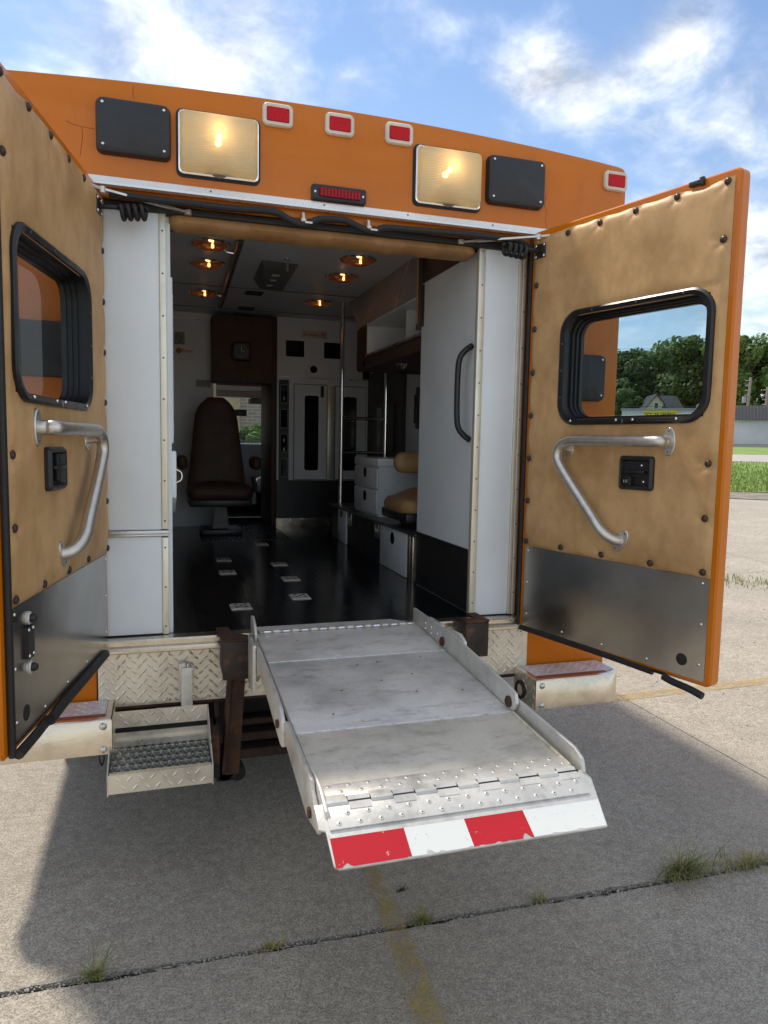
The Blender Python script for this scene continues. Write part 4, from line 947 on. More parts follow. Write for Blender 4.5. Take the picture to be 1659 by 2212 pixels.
# bridge plate onto the floor
mb = MB(); mb.quadbox([(-.285, -.082, .8195), (.305, -.082, .8195), (.255, .052, .8065), (-.292, .045, .8065)], [(-.285, -.082, .8235), (.305, -.082, .8235), (.255, .052, .8105), (-.292, .045, .8105)]); mb.build('bridge_plate', deck, lift)
for k in range(17):
    x = -.272+.0345*k
    mb = MB(); mb.cyl((x, -.086, .824), (x+.0225, -.086, .824), .0062, 8); mb.build('hinge_knuckle', chrome if k % 2 == 0 else deck2, lift)
# side rails
def fence(x, prof, th, nm='side_rail'):
    mb = MB(); mb.loft([[(x, y, z) for y, z in prof], [(x+th, y, z) for y, z in prof]]); return mb.build(nm, deck2, lift, bevel=.003)
fence(.320, [(-.03, .80), (-.03, .872), (-.42, .868), (-.84, .826), (-.885, .818), (-.895, .79), (-.88, .765), (-.84, .752), (-.3, .785), (-.1, .80)], .011)
fence(.332, [(-.36, .84), (-.37, .872), (-.46, .877), (-.50, .86), (-.50, .81), (-.37, .80)], .012, 'rail_link')
fence(.333, [(-.80, .75), (-.82, .80), (-1.17, .780), (-1.205, .765), (-1.215, .735), (-1.20, .722), (-.84, .74)], .010)
for y, z in ((-.17, .845), (-.17, .825), (-.23, .845), (-.23, .822), (-.29, .835)): put('bolt', screw_me, (.3195, y, z), (-1, 0, 0), lift)
for y, z in ((-.345, .822), (-.855, .785)):
    mb = MB(); mb.lathe((.322, y, z), (-1, 0, 0), [(.016, 0), (.016, .008), (.010, .012), (.001, .012)], 14); mb.build('pivot_pin', rust, lift)
fence(-.313, [(-.02, .775), (-.02, .872), (-.06, .878), (-.12, .855), (-.14, .83), (-.14, .78)], .010)
fence(-.326, [(-.26, .700), (-.25, .828), (-.30, .832), (-.66, .802), (-.76, .790), (-.80, .765), (-.81, .70), (-.78, .695), (-.5, .745), (-.34, .755)], .012)
mb = MB(); mb.box(-.339, -.327, -.300, -.165, .668, .836); mb.build('rail_link', deck2, lift, bevel=.003)
fence(-.316, [(-.79, .765), (-.84, .775), (-1.10, .762), (-1.135, .762), (-1.15, .74), (-1.225, .70), (-1.215, .675), (-1.10, .655), (-.82, .705)], .010)
fence(-.304, [(-1.08, .73), (-1.10, .768), (-1.18, .757), (-1.235, .735), (-1.24, .70), (-1.18, .70)], .009, 'flap_arm')
for y, z in ((-.755, .745), (-1.20, .72)):
    mb = MB(); mb.lathe((-.328, y, z), (-1, 0, 0), [(.012, 0), (.012, .006), (.001, .007)], 12); mb.build('pivot_pin', rust, lift)
mb = MB(LF); mb.tube([(.316, .80, .002), (.316, 1.10, .002)], .005, 6); mb.build('weld_bead', simple('rusty_weld', (.58, .52, .38), .7, var=.3, scale=60), lift)
# end hinge
Yh, Zh = -1.207, .738
mb = MB(LF); mb.box(-.300, .318, 1.055, 1.108, .0005, .004); g = mb.build('hinge_leaf', deck2, lift, bevel=.001)
fl_a = math.atan2(.075, .115)
def FL(p):  # flap frame: x, distance out, height
    t, h = p[1], p[2]; return Vector((p[0], Yh-t*math.cos(.50)-h*math.sin(.50)*0-h*.45, Zh-.004-t*math.sin(.50)+h*.88))
rivet_me = dome_mesh('rivet', .0062, .0018, deck2, 10)
hole_me = dome_mesh('rivet_centre', .0024, .0027, under, 6)
wdt = (.318+.300)/12
for k in range(12):
    x0 = -.300+wdt*k
    if k % 2 == 0:
        mb = MB(LF); mb.box(x0+.001, x0+wdt-.001, 1.100, 1.122, .0005, .0045); mb.tube([(x0+.001, 1.124, -.001), (x0+wdt-.001, 1.124, -.001)], .0075, 8)
        mb.build('hinge_knuckle', deck2, lift)
    else:
        mb = MB(FL); mb.box(x0+.001, x0+wdt-.001, -.012, .02, .003, .0075); mb.tube([(x0+.001, -.008, .001), (x0+wdt-.001, -.008, .001)], .0065, 8); mb.build('hinge_knuckle', deck2, lift)
mb = MB(); mb.tube([LF((-.302, 1.124, -.001)), LF((.322, 1.124, -.001))], .0045, 8); mb.build('hinge_pin', darksteel, lift)
nrm = Vector((0, -.46, .88)).normalized()
mb = MB(FL); mb.box(-.300, .322, .002, .062, .0025, .0065); mb.build('flap_hinge_leaf', deck2, lift, bevel=.001)
mb = MB(FL); ps = [(-.300, -.004), (.338, -.004), (.350, .02), (.324, .146), (-.300+.005, .146), (-.306, .138), (-.308, .06), (-.322, .055), (-.322, -.004)]
mb.loft([[(x, t, -.005) for x, t in ps], [(x, t, .002) for x, t in ps]]); flp = mb.build('end_flap', deck2, lift, bevel=.002)
for i in range(13):
    x = -.278+.0465*i
    for t, fr_, n_ in ((1.066, LF, (0, -.07, 1)), (1.090, LF, (0, -.07, 1))):
        xx = x+(.023 if t > 1.08 else 0)
        if xx > .31: continue
        q = fr_((xx, t, .004)); put('rivet', rivet_me, q, n_, lift); put('rivet_centre', hole_me, q, n_, lift)
    for t in (.028, .050):
        xx = x+(.023 if t < .04 else 0)
        if xx > .32: continue
        q = FL((xx, t, .0065)); put('rivet', rivet_me, q, nrm, lift); put('rivet_centre', hole_me, q, nrm, lift)
segs = [(-.303, -.142, taper), (-.142, -.003, tapew), (-.003, .140, taper), (.140, .324, tapew)]
for i, (a_, b_, m_) in enumerate(segs):
    mb = MB(FL); n = 26; top, bot = [], []
    for k in range(n+1):
        x = a_+(b_-a_)*k/n; lim = .352+(.372-.352)*(1-(.078-.02)/.13)
        jt = .0015*abs(noise.noise(Vector((x*60, 1, 0)))) if i == 3 else 0; chip = max(0, noise.noise(Vector((x*45, 4, 0)))-.08)*.026
        if k in (0, n) and i < 3: chip = 0
        xb = x if not (i == 3 and k == n) else .321
        top.append((x if not (i == 3 and k == n) else .336, .078+jt, .0026)); bot.append((xb, .1435-chip, .0026))
    mb.add(top+bot, [(k, k+1, n+2+k, n+1+k) for k in range(n)]); mb.build('tape_band', m_, flp, smooth=0)
# brackets and arm
mb = MB(); mb.box(-.425, -.330, -.150, -.135, .675, .814); mb.box(-.425, -.405, -.134, -.02, .69, .812); mb.box(-.345, -.329, -.134, -.06, .69, .812); mb.build('lift_bracket', darksteel, lift, bevel=.005)
mb = MB(); mb.add([(-.436, .0, .829), (-.393, .0, .829), (-.385, -.07, .826), (-.333, -.100, .822), (-.333, -.152, .819), (-.424, -.152, .819), (-.436, .0, .815), (-.393, .0, .815), (-.385, -.07, .812), (-.333, -.100, .8145), (-.333, -.152, .8145), (-.424, -.152, .8145)],
   [tuple(range(6)), tuple(range(11, 5, -1))]+[(i, (i+1) % 6, 6+(i+1) % 6, 6+i) for i in range(6)]); mb.build('bracket_top', rust, lift)
mb = MB(); mb.box(.505, .604, -.130, -.118, .684, .822); mb.box(.505, .520, -.117, -.02, .70, .822); mb.box(.588, .604, -.117, -.0, .69, .822); mb.build('lift_bracket', darksteel, lift, bevel=.005)
mb = MB(); mb.box(.505, .5875, -.130, -.085, .8225, .831); mb.box(.56, .604, -.084, .0, .8225, .831); mb.box(.588, .604, -.13, -.0845, .8225, .831); mb.build('bracket_top', rust, lift)
mb = MB(); mb.box(.3475, .365, -.25, -.12, .80, .855); mb.build('pivot_block', deck2, lift, bevel=.004)
mb = MB(); mb.tube([(-.367, -.075, .68), (-.372, -.07, .50), (-.385, -.05, .30)], .001, 4)
mb = MB(); mb.quadbox([(-.412, -.03, .300), (-.362, -.03, .300), (-.362, -.085, .300), (-.412, -.085, .300)], [(-.388, -.05, .674), (-.340, -.05, .674), (-.340, -.10, .674), (-.388, -.10, .674)])
mb.quadbox([(-.424, -.03, .31), (-.4125, -.03, .31), (-.4125, -.10, .31), (-.424, -.10, .31)], [(-.400, -.05, .674), (-.3885, -.05, .674), (-.3885, -.115, .674), (-.400, -.115, .674)])
mb.build('lift_arm', rust, lift, bevel=.002)
mb = MB(); mb.box(-.44, -.37, -.06, .05, .265, .33); mb.cyl((-.36, -.03, .275), (-.36, .04, .275), .03, 12); mb.cyl((-.41, -.06, .30), (-.41, .04, .30), .035, 12); mb.box(-.455, -.43, -.10, -.02, .30, .50); mb.build('lift_pivot', under, lift, bevel=.003)
mb = MB(); mb.box(-.465, -.440, -.20, -.03, .395, .50); mb.box(-.470, -.462, -.22, -.03, .36, .49); mb.build('step_hanger', rust, lift, bevel=.003)
mb = MB(); mb.box(-.47, .42, .26, .32, .345, .37); mb.box(-.47, .42, .26, .34, .275, .31); mb.box(-.47, .42, .25, .33, .205, .245); mb.build('lift_frame', simple('dark_rusted_frame', (.035, .018, .012), .85, var=.4, scale=12), lift, bevel=.004)
# ---- underbody, wheels
mb = MB(); mb.box(-1.1, 1.1, .07, 4.1, .52, .74); mb.box(-.42, -.34, .1, 4.8, .38, .52); mb.box(.34, .42, .1, 4.8, .38, .52); mb.build('chassis_frame', under, amb)
mb = MB(); mb.box(-.46, .42, .34, .60, .20, .52); mb.build('lift_pump_box', under, amb)
mb = MB(); mb.cyl((-1.0, 1.25, .37), (1.0, 1.25, .37), .07, 12); mb.lathe((0, 1.25, .37), (0, 1, 0), [(.02, -.2), (.15, -.12), (.17, 0), (.15, .12), (.02, .2)], 16); mb.build('rear_axle', under, amb)
for x, y in ((-1.0, 1.25), (1.0, 1.25), (-.76, 1.25), (.76, 1.25), (-.9, 5.1), (.9, 5.1)):
    mb = MB(); mb.lathe((x, y, .375), (1, 0, 0), [(.24, -.10), (.36, -.105), (.375, -.08), (.375, .08), (.36, .105), (.24, .10), (.24, -.10)], 32); wh = mb.build('wheel', rubber, amb)
    mb = MB(); mb.lathe((x, y, .375), (1, 0, 0), [(.06, -.05), (.2, -.06), (.235, -.09), (.235, .09), (.2, .06), (.06, .05)], 24); mb.build('rim', chrome, wh)

# ================================================================== interior
fl = MB(); fl.box(-1.15, 1.15, .05, 4.15, .77, .8); fl.build('cabin_floor', floor_m, amb)
mb = MB()
for k in range(22): x = -.30+.028*k; mb.box(x, x+.012, 2.55, 3.44, .8002, .8035)
mb.build('floor_rib', simple('worn_rib', (.03, .035, .036), .25), amb)
for x, y, lab in ((-.298, .44, 0), (-.013, .585, 0), (-.279, 1.28, 0), (.022, 1.03, 0), (-.263, 1.71, 0), (.036, 1.49, 0), (.049, 2.34, 0)):
    mb = MB(); mb.quadbox([(x-.045, y-.055, .8), (x+.045, y-.055, .8), (x+.045, y+.055, .8), (x-.045, y+.055, .8)], [(x-.038, y-.046, .806), (x+.038, y-.046, .806), (x+.038, y+.046, .806), (x-.038, y+.046, .806)])
    fp = mb.build('cot_mount_plate', deck2, amb)
    mb = MB()
    for dx, dy in ((-.02, -.022), (.02, -.022), (0, .0), (-.02, .024), (.02, .024)): mb.lathe((x+dx, y+dy, .8061), (0, 0, 1), [(.008, 0), (.008, .0008), (.001, .0009)], 8)
    mb.build('mount_hole', under, fp)
mb = MB(); mb.box(-1.18, 1.18, .21, 3.5, 2.54, 2.56); mb.build('cabin_ceiling', ceil_m, amb)
for y in (2.39, 3.20):
    mb = MB(); mb.box(-1.1, 1.1, y-.004, y+.004, 2.536, 2.5395); mb.build('ceiling_seam', simple('seam_strip', (.12, .12, .12), .5), amb)
for a_, b_ in ((-1.16, -1.13), (1.13, 1.16)): mb = MB(); mb.box(a_, b_, .08, 3.5, .8, 2.54); mb.build('side_lining', lam_in, amb)
def halogen(x, y, r=.104):
    mb = MB(); mb.lathe((x, y, 2.5395), (0, 0, -1), [(r, 0), (r, .006), (r-.006, .012), (r-.014, .010), (r-.016, .004)], 28); hl_ = mb.build('ceiling_light', chrome, amb)
    mb = MB(); mb.lathe((x, y, 2.5395), (0, 0, -1), [(r-.015, .003), (r-.02, .018), (r*.6, .03), (r*.3, .035), (.001, .036)], 28); mb.build('lens', lens2, hl_)
    mb = MB(); mb.lathe((x+.01, y-.01, 2.533), (0, 0, -1), [(.001, 0), (.006, .002), (.007, .02), (.001, .024)], 10); mb.build('bulb', bulb_in, hl_)
    mb = MB(); mb.lathe((x, y, 2.5390), (0, 0, -1), [(r-.02, 0), (r-.02, .001), (.001, .0015)], 24); mb.build('reflector', simple('amber_reflector', (.5, .3, .15), .25, metal=.9), hl_)
    ld = bpy.data.lights.new('lamp_light', 'POINT'); ld.energy = .06; ld.color = (1, .55, .25); ld.shadow_soft_size = .01
    lo = bpy.data.objects.new('lamp_light', ld); COL.objects.link(lo); lo.parent = hl_; lo.location = (x, y, 2.516)
l2 = NB('tinted_clear_lens'); _a = l2.n('ShaderNodeBsdfTransparent'); _a.inputs[0].default_value = (.72, .52, .38, 1); _b2 = l2.n('ShaderNodeBsdfGlossy'); _b2.inputs['Roughness'].default_value = .1
_d = l2.n('ShaderNodeBsdfDiffuse'); _d.inputs[0].default_value = (.25, .15, .09, 1)
_m1 = l2.n('ShaderNodeMixShader'); _m1.inputs[0].default_value = .38; l2.l(_a.outputs[0], _m1.inputs[1]); l2.l(_d.outputs[0], _m1.inputs[2])
_m2 = l2.n('ShaderNodeMixShader'); _m2.inputs[0].default_value = .1; l2.l(_m1.outputs[0], _m2.inputs[1]); l2.l(_b2.outputs[0], _m2.inputs[2])
_n2 = l2.n('ShaderNodeTexWave'); _n2.inputs['Scale'].default_value = 40; l2.l(l2.pos(), _n2.inputs[0]); _bb = l2.n('ShaderNodeBump'); _bb.inputs['Strength'].default_value = .6; l2.l(_n2.outputs[1], _bb.inputs['Height']); l2.l(_bb.outputs[0], _b2.inputs['Normal'])
l2.l(_m2.outputs[0], l2.o.inputs[0]); lens2 = l2.m
for x, y in ((-.360, 1.32), (-.350, 1.75), (-.320, 2.62), (.448, 1.35), (.462, 1.79), (.50, 2.65)): halogen(x, y)
mb = MB(); mb.tube([(-.225, 1.12, 2.515), (-.175, 3.0, 2.515)], .017, 10); g = mb.build('ceiling_grab_bar', simple('dark_bar', (.06, .06, .065), .4), amb)
for y in (1.4, 2.6):
    x = -.225+.05*(y-1.12)/1.88; mb = MB(); mb.tube([(x-.07, y, 2.538), (x-.05, y, 2.52), (x, y, 2.515)], .008, 8); mb.build('bar_bracket', chrome, g)
mb = MB(); mb.quadbox([(-.06, 1.58, 2.5395), (.16, 1.60, 2.5395), (.175, 2.10, 2.5395), (-.045, 2.08, 2.5395)], [(-.03, 1.66, 2.49), (.13, 1.67, 2.49), (.14, 2.04, 2.47), (-.01, 2.03, 2.47)]); g = mb.build('ceiling_console', simple('grey_console', (.14, .135, .13), .5), amb, bevel=.005)
mb = MB(); mb.box(.02, .065, 1.69, 1.73, 2.486, 2.4895); mb.box(.025, .06, 1.80, 1.83, 2.480, 2.4845); mb.box(.02, .055, 1.92, 1.95, 2.472, 2.478); mb.build('console_label', stick, g)
mb = MB(); mb.cyl((.075, 1.50, 2.54), (.075, 1.50, 2.47), .006, 8); mb.lathe((.075, 1.5, 2.54), (0, 0, -1), [(.02, 0), (.02, .006), (.001, .008)], 12); mb.build('ceiling_hook', chrome, amb)
for x0, y0 in ((-.043, 2.46), (-.028, 3.07)):
    mb = MB(); mb.box(x0, x0+.12, y0, y0+.10, 2.531, 2.5395); g = mb.build('ceiling_vent', blackp, amb)
    for k in range(4): mb = MB(); mb.box(x0+.01, x0+.11, y0+.012+.022*k, y0+.022+.022*k, 2.526, 2.5308); mb.build('vent_slat', boxp, g)
# partition wall
mb = MB(); mb.box(-1.15, -.172, 3.5, 3.53, .80, 2.54); mb.build('partition_wall', lam_in, amb)
mb = MB(); mb.box(-1.13, -.172, 3.485, 3.499, 2.488, 2.496); mb.build('partition_trim', brushed, amb)
mb = MB(); mb.box(-.192, -.170, 3.47, 3.54, .80, 1.99); mb.build('opening_trim', cream, amb)
mb = MB(); mb.loft([rr(-.207, .262, 1.983, 2.505, .02, y, 4) for y in (3.30,)]+[rr(-.212, .262, 1.978, 2.51, .025, 3.32, 4), rr(-.212, .262, 1.978, 2.51, .025, 3.50, 4)]); mb.build('padded_panel', brownv, amb, smooth=50)
g = MB(); g.loft([rr(-.063, .087, 2.150, 2.298, .03, 3.299), rr(-.063, .087, 2.150, 2.298, .03, 3.27), rr(-.053, .077, 2.160, 2.288, .025, 3.262)]); ck = g.build('wall_clock', blackp, amb)
mb = MB(); mb.lathe((.012, 3.2615, 2.224), (0, -1, 0), [(.056, 0), (.056, .001), (.001, .0012)], 28); mb.build('clock_face', simple('dark_dial', (.05, .05, .055), .4), ck)
mb = MB()
for k in range(12):
    a = R(30*k); mb.box(.012+.047*math.sin(a)-.002, .012+.047*math.sin(a)+.002, 3.2585, 3.2595, 2.224+.047*math.cos(a)-.002, 2.224+.047*math.cos(a)+.002)
mb.box(.010, .0135, 3.2575, 3.2583, 2.224, 2.262); mb.box(.012, .038, 3.2575, 3.2583, 2.2225, 2.2255); mb.build('clock_hand', stick, ck)
def PW(y): return lambda p: Vector((p[0], y-p[1], p[2]))
mb = MB(PW(3.5)); mb.box(-.496, -.415, .0, .001, 2.281, 2.381); sk = mb.build('no_smoking_sticker', stickg, amb)
fr_ = PW(3.4988)
mb = MB(fr_); mb.tube([(-.4555+.026*math.cos(R(a)), 0, 2.345+.026*math.sin(R(a))) for a in range(0, 361, 20)], .0022, 5); mb.tube([(-.474, .0005, 2.363), (-.437, .0005, 2.327)], .002, 5); mb.box(-.474, -.437, 0, .001, 2.342, 2.348); mb.build('prohibition_mark', inkk, sk)
textmesh('NO', .020, lambda p: fr_((-.466+p[0], p[1]+.0005, 2.300+p[2])), inkk, sk); textmesh('SMOKING', .016, lambda p: fr_((-.491+p[0], p[1]+.0005, 2.284+p[2])), inkk, sk)
bz = MB(PW(3.5)); bz.lathe((-.463, .0, 2.231), (0, 1, 0), [(.026, 0), (.026, .0015), (.001, .002)], 6); lg = bz.build('maker_badge', inko, amb)
mb = MB(PW(3.4978)); 
for k in range(6): a = R(60*k+30); mb.box(-.463+.013*math.cos(a)-.003, -.463+.013*math.cos(a)+.003, .0, .0008, 2.231+.013*math.sin(a)-.003, 2.231+.013*math.sin(a)+.003)
mb.build('badge_mark', inkk, lg)
fr2 = PW(3.4985); textmesh('Braun', .040, lambda p: fr2((-.440+p[0]*.92, p[1], 2.220+p[2])), inko, lg, bold=.0006)
mb = MB(PW(3.5)); mb.box(-.330, -.212, 0, .02, 1.945, 2.003); g = mb.build('wall_plate', stickg, amb, bevel=.002)
mb = MB(PW(3.48)); mb.box(-.310, -.275, 0, .004, 1.945, 1.951); mb.box(-.262, -.232, 0, .004, 1.945, 1.951); mb.build('plate_slot', stick, g)
# cabinet wall
CF = PW(3.42)
mb = MB(); mb.box(.318, 1.15, 3.42, 4.1, 1.19, 2.54); mb.build('front_cabinet', lam_in, amb)
mb = MB(); mb.box(.265, .316, 3.38, 3.98, .80, 2.535); mb.build('cabinet_end_pad', brownv, amb, bevel=.012, seg=3)
mb = MB(CF); mb.loft([rr(.338, .925, 2.075, 2.497, .006, .0), rr(.338, .925, 2.075, 2.497, .006, .004)]); up = mb.build('upper_access_panel', laminate, amb)
up.data.materials[0] = lam_in
mb = MB(CF); mb.box(.320, 1.14, .0, .012, 2.047, 2.055); mb.build('cabinet_trim', brushed, amb)
for x0, x1 in ((.393, .547), (.717, .871)):
    mb = MB(CF); mb.loft([rr(x0, x1, 2.222, 2.354, .008, .004), rr(x0, x1, 2.222, 2.354, .008, .006)]); mb.build('speaker_opening', darkglass, amb)
mb = MB(CF); mb.lathe((.630, .004, 2.125), (0, 1, 0), [(.031, 0), (.031, .003), (.001, .004)], 22); mb.build('round_port', darkglass, amb)
mb = MB(CF); mb.box(.528, .741, .0045, .0055, 2.385, 2.445); sk = mb.build('no_smoking_sign', stick, amb)
fr3 = PW(3.4142); textmesh('No Smoking', .027, lambda p: fr3((.536+p[0], p[1], 2.402+p[2])), inkr, sk, bold=.0005)
mb = MB(fr3); mb.tube([(.712+.021*math.cos(R(a)), .0, 2.414+.021*math.sin(R(a))) for a in range(0, 361, 20)], .0028, 5); mb.tube([(.697, .0005, 2.429), (.727, .0005, 2.400)], .0025, 5); mb.build('prohibition_mark', inkr, sk)
mb = MB(fr3); mb.box(.700, .724, 0, .0008, 2.411, 2.417); mb.build('cigarette_mark', inkk, sk)
mb = MB(CF); mb.box(.337, .421, .0, .006, 1.184, 2.028); sw = mb.build('switch_column', blackp, amb)
for z0, z1, ks in ((1.832, 1.988, (.26,)), (1.626, 1.786, ()), (1.420, 1.580, (.18, .66)), (1.214, 1.375, ())):
    mb = MB(CF); mb.loft([rr(.348, .412, z0, z1, .004, .006), rr(.348, .412, z0, z1, .004, .009), rr(.351, .409, z0+.003, z1-.003, .003, .009), rr(.351, .409, z0+.003, z1-.003, .003, .007)], False, True); mb.build('switch_panel', simple('panel_edge', (.16, .16, .16), .4), sw)
    mb = MB(CF); mb.box(.353, .407, .0075, .0105, z0+.006, z1-.006); mb.build('switch_face', darkglass, sw)
    for k in ks:
        zc_ = z0+(z1-z0)*k; mb = MB(CF); mb.box(.375, .386, .0105, .0125, zc_-.014, zc_+.014); mb.build('rocker_switch', stick, sw)
def cabdoor(x0, x1, z0, z1, sx0, sx1):
    mb = MB(CF); mb.loft([rr(x0-.006, x1+.006, z0-.006, z1+.006, .006, .0), rr(x0-.006, x1+.006, z0-.006, z1+.006, .006, .001)]); g_ = mb.build('cabinet_door', inkk, amb)
    mb = MB(CF); mb.loft([rr(x0, x1, z0, z1, .005, .001), rr(x0, x1, z0, z1, .005, .012)]); mb.build('door_leaf', lam_in, g_, smooth=20)
    mb = MB(CF); mb.loft([rr(sx0, sx1, 1.275, 1.905, .02, .012), rr(sx0, sx1, 1.275, 1.905, .02, .014)]); mb.build('smoked_window', darkglass, g_)
cabdoor(.468, .745, 1.20, 1.995, .554, .674); cabdoor(.822, 1.088, 1.20, 1.99, .889, 1.008)
mb = MB(CF); mb.box(.752, .812, .0, .022, 1.20, 1.99); mb.build('centre_post', cream, amb, bevel=.004)
mb = MB(CF); mb.box(.690, .716, .012, .022, 1.893, 1.988); mb.build('cabinet_latch', blackp, amb)
mb = MB(); mb.box(.318, 1.15, 3.42, 4.1, .80, .865); mb.build('cabinet_toe_kick', polished, amb)
mb = MB(); mb.box(.318, 1.15, 3.46, 4.1, .866, 1.188); mb.build('lower_cabinet', simple('dark_cabinet', (.025, .026, .03), .35), amb)
for k in range(11): mb = MB(); mb.box(.47, .80, 3.454, 3.4595, .91+.022*k, .918+.022*k); mb.build('louvre', blackp, amb)
mb = MB(CF); mb.box(1.06, 1.12, .0, .02, 2.06, 2.14); mb.build('junction_box', blackp, amb)
# tall cabinet right
mb = MB(); mb.box(.620, .622, .13, .768, 1.072, 2.292); mb.box(.6225, 1.12, .105, .77, .80, 2.30); mb.build('tall_cabinet', laminate, amb)
mb = MB(); mb.box(.6205, .6222, .105, .768, .802, 1.066); g = mb.build('cabinet_kick', rubber, amb)
mb = MB(); mb.box(.617, .622, .105, .77, 1.066, 1.073); mb.build('kick_trim', blackp, amb)
hp = smoothpath([(.617, .150, 1.925), (.598, .160, 1.915), (.583, .205, 1.885), (.578, .245, 1.855), (.576, .255, 1.72), (.578, .250, 1.60), (.583, .215, 1.575), (.598, .160, 1.545), (.617, .150, 1.535)], 5)
hp = smoothpath([(.618, .140, 1.925), (.590, .145, 1.905), (.566, .150, 1.87), (.560, .152, 1.80), (.560, .152, 1.66), (.566, .150, 1.59), (.590, .145, 1.555), (.618, .140, 1.535)], 5)
mb = MB(); mb.tube(hp, .0125, 8); mb.build('pull_handle', blackp, amb, smooth=50)
mb = MB(); mb.box(.6185, .6215, .735, .765, 2.09, 2.292); mb.box(.60, .63, .768, .80, 2.08, 2.45); mb.box(.6225, .66, .21, .77, 2.3005, 2.50); mb.build('cabinet_edge_pad', brownv, amb, bevel=.004)
mb = MB(); mb.box(.598, .632, .770, .802, 2.10, 2.47); mb.build('corner_pad', tan, amb, bevel=.012, seg=3)
# overhead
mb = MB(); 
mb.add([(.727, .80, 2.54), (.727, 2.62, 2.54), (.645, 2.05, 2.27), (.645, .80, 2.27), (1.13, .80, 2.54), (1.13, 2.62, 2.54), (1.13, 2.05, 2.27), (1.13, .80, 2.27)], [(0, 1, 2, 3), (4, 7, 6, 5), (0, 3, 7, 4), (1, 5, 6, 2), (2, 6, 7, 3), (0, 4, 5, 1)])
mb.build('overhead_valance', simple('valance_panel', (.30, .31, .33), .6), amb)
mb = MB(); mb.quadbox([(.640, 1.26, 2.27), (.640, 1.275, 2.27), (.652, 1.275, 2.27), (.652, 1.26, 2.27)], [(.722, 1.26, 2.54), (.722, 1.275, 2.54), (.735, 1.275, 2.54), (.735, 1.26, 2.54)]); mb.build('valance_seam', brushed, amb)
mb = MB(); mb.box(.648, 1.12, .803, 1.86, 2.258, 2.2695); mb.box(.648, 1.12, .803, 1.86, 2.065, 2.080); mb.box(1.05, 1.12, .803, 1.86, 2.081, 2.257); mb.box(.65, 1.049, 1.845, 1.86, 2.081, 2.257); mb.box(.70, 1.049, 1.23, 1.245, 2.081, 2.257); mb.build('overhead_shelf', laminate, amb)
mb = MB(); mb.box(.640, .6475, .803, 1.862, 2.062, 2.076); mb.build('shelf_lip', brushed, amb)
mb = MB(); mb.box(.645, 1.13, .803, 1.95, 1.985, 2.063); mb.box(.645, 1.13, 1.865, 2.10, 1.99, 2.269); mb.build('overhead_bottom_pad', brownv, amb, bevel=.015, seg=3)
for y in (.95, 1.45): mb = MB(); mb.lathe((.75, y, 1.985), (0, 0, -1), [(.035, 0), (.03, .012), (.015, .03), (.001, .032)], 16); mb.build('reading_light', chrome, amb)
# bench base
mb = MB(); mb.box(.632, 1.13, .79, 2.67, .80, 1.040); mb.build('bench_base', simple('dark_bench', (.02, .021, .023), .55), amb)
mb = MB(); mb.box(.612, 1.13, .775, 2.69, 1.0405, 1.056); mb.build('bench_top', simple('dark_counter', (.05, .055, .06), .3), amb, bevel=.003)
mb = MB(); mb.box(.6095, .6118, .775, 2.69, 1.042, 1.0545); mb.build('counter_edge', simple('edge_metal', (.2, .2, .2), .3, metal=.8), amb)
def drawer(y0, y1, z0, z1, X=.632, hole=True, hz=None, parent=amb, hy=None):
    mb = MB(); mb.box(X-.012, X-.001, y0, y1, z0, z1); g_ = mb.build('drawer_front', lam_in, parent, bevel=.002)
    if hole:
        cy = hy or (y0+y1)/2; cz = hz or z0+(z1-z0)*.62
        mb = MB(); mb.lathe((X-.0122, cy, cz), (-1, 0, 0), [(.034, 0), (.034, .0012), (.001, .0014)], 22); mb.build('finger_hole', darkglass, g_)
    return g_
drawer(.93, 1.40, .803, 1.038, hz=.985, hy=1.165); drawer(2.215, 2.45, .803, 1.038, hz=1.0, hy=2.343)
mb = MB(); mb.box(.608, .63, .789, .83, .80, 1.04); mb.box(.612, .63, .845, .885, .80, 1.04); mb.build('bench_corner_trim', polished, amb, bevel=.002)
for y in (2.135, 1.489):
    mb = MB(); mb.box(.624, .631, y-.045, y+.045, .945, 1.035); g = mb.build('power_outlet', simple('steel_plate', (.3, .3, .3), .3, metal=.8), amb, bevel=.002)
    mb = MB()
    for dy in (-.018, .018): mb.lathe((.6235, y+dy, .99), (-1, 0, 0), [(.013, 0), (.013, .002), (.001, .003)], 12)
    mb.build('socket_face', stick, g)
# drawer unit
mb = MB(); mb.box(.672, 1.12, 1.617, 2.155, 1.0565, 1.370); mb.build('drawer_unit', lam_in, amb)
mb = MB(); mb.box(.662, 1.12, 1.612, 2.16, 1.372, 1.420); mb.build('drawer_unit_lid', laminate, amb, bevel=.003)
du = drawer(1.622, 2.15, 1.232, 1.358, X=.672, hz=1.325, hy=1.885); drawer(1.622, 2.15, 1.072, 1.222, X=.672, hz=1.172, hy=1.885)
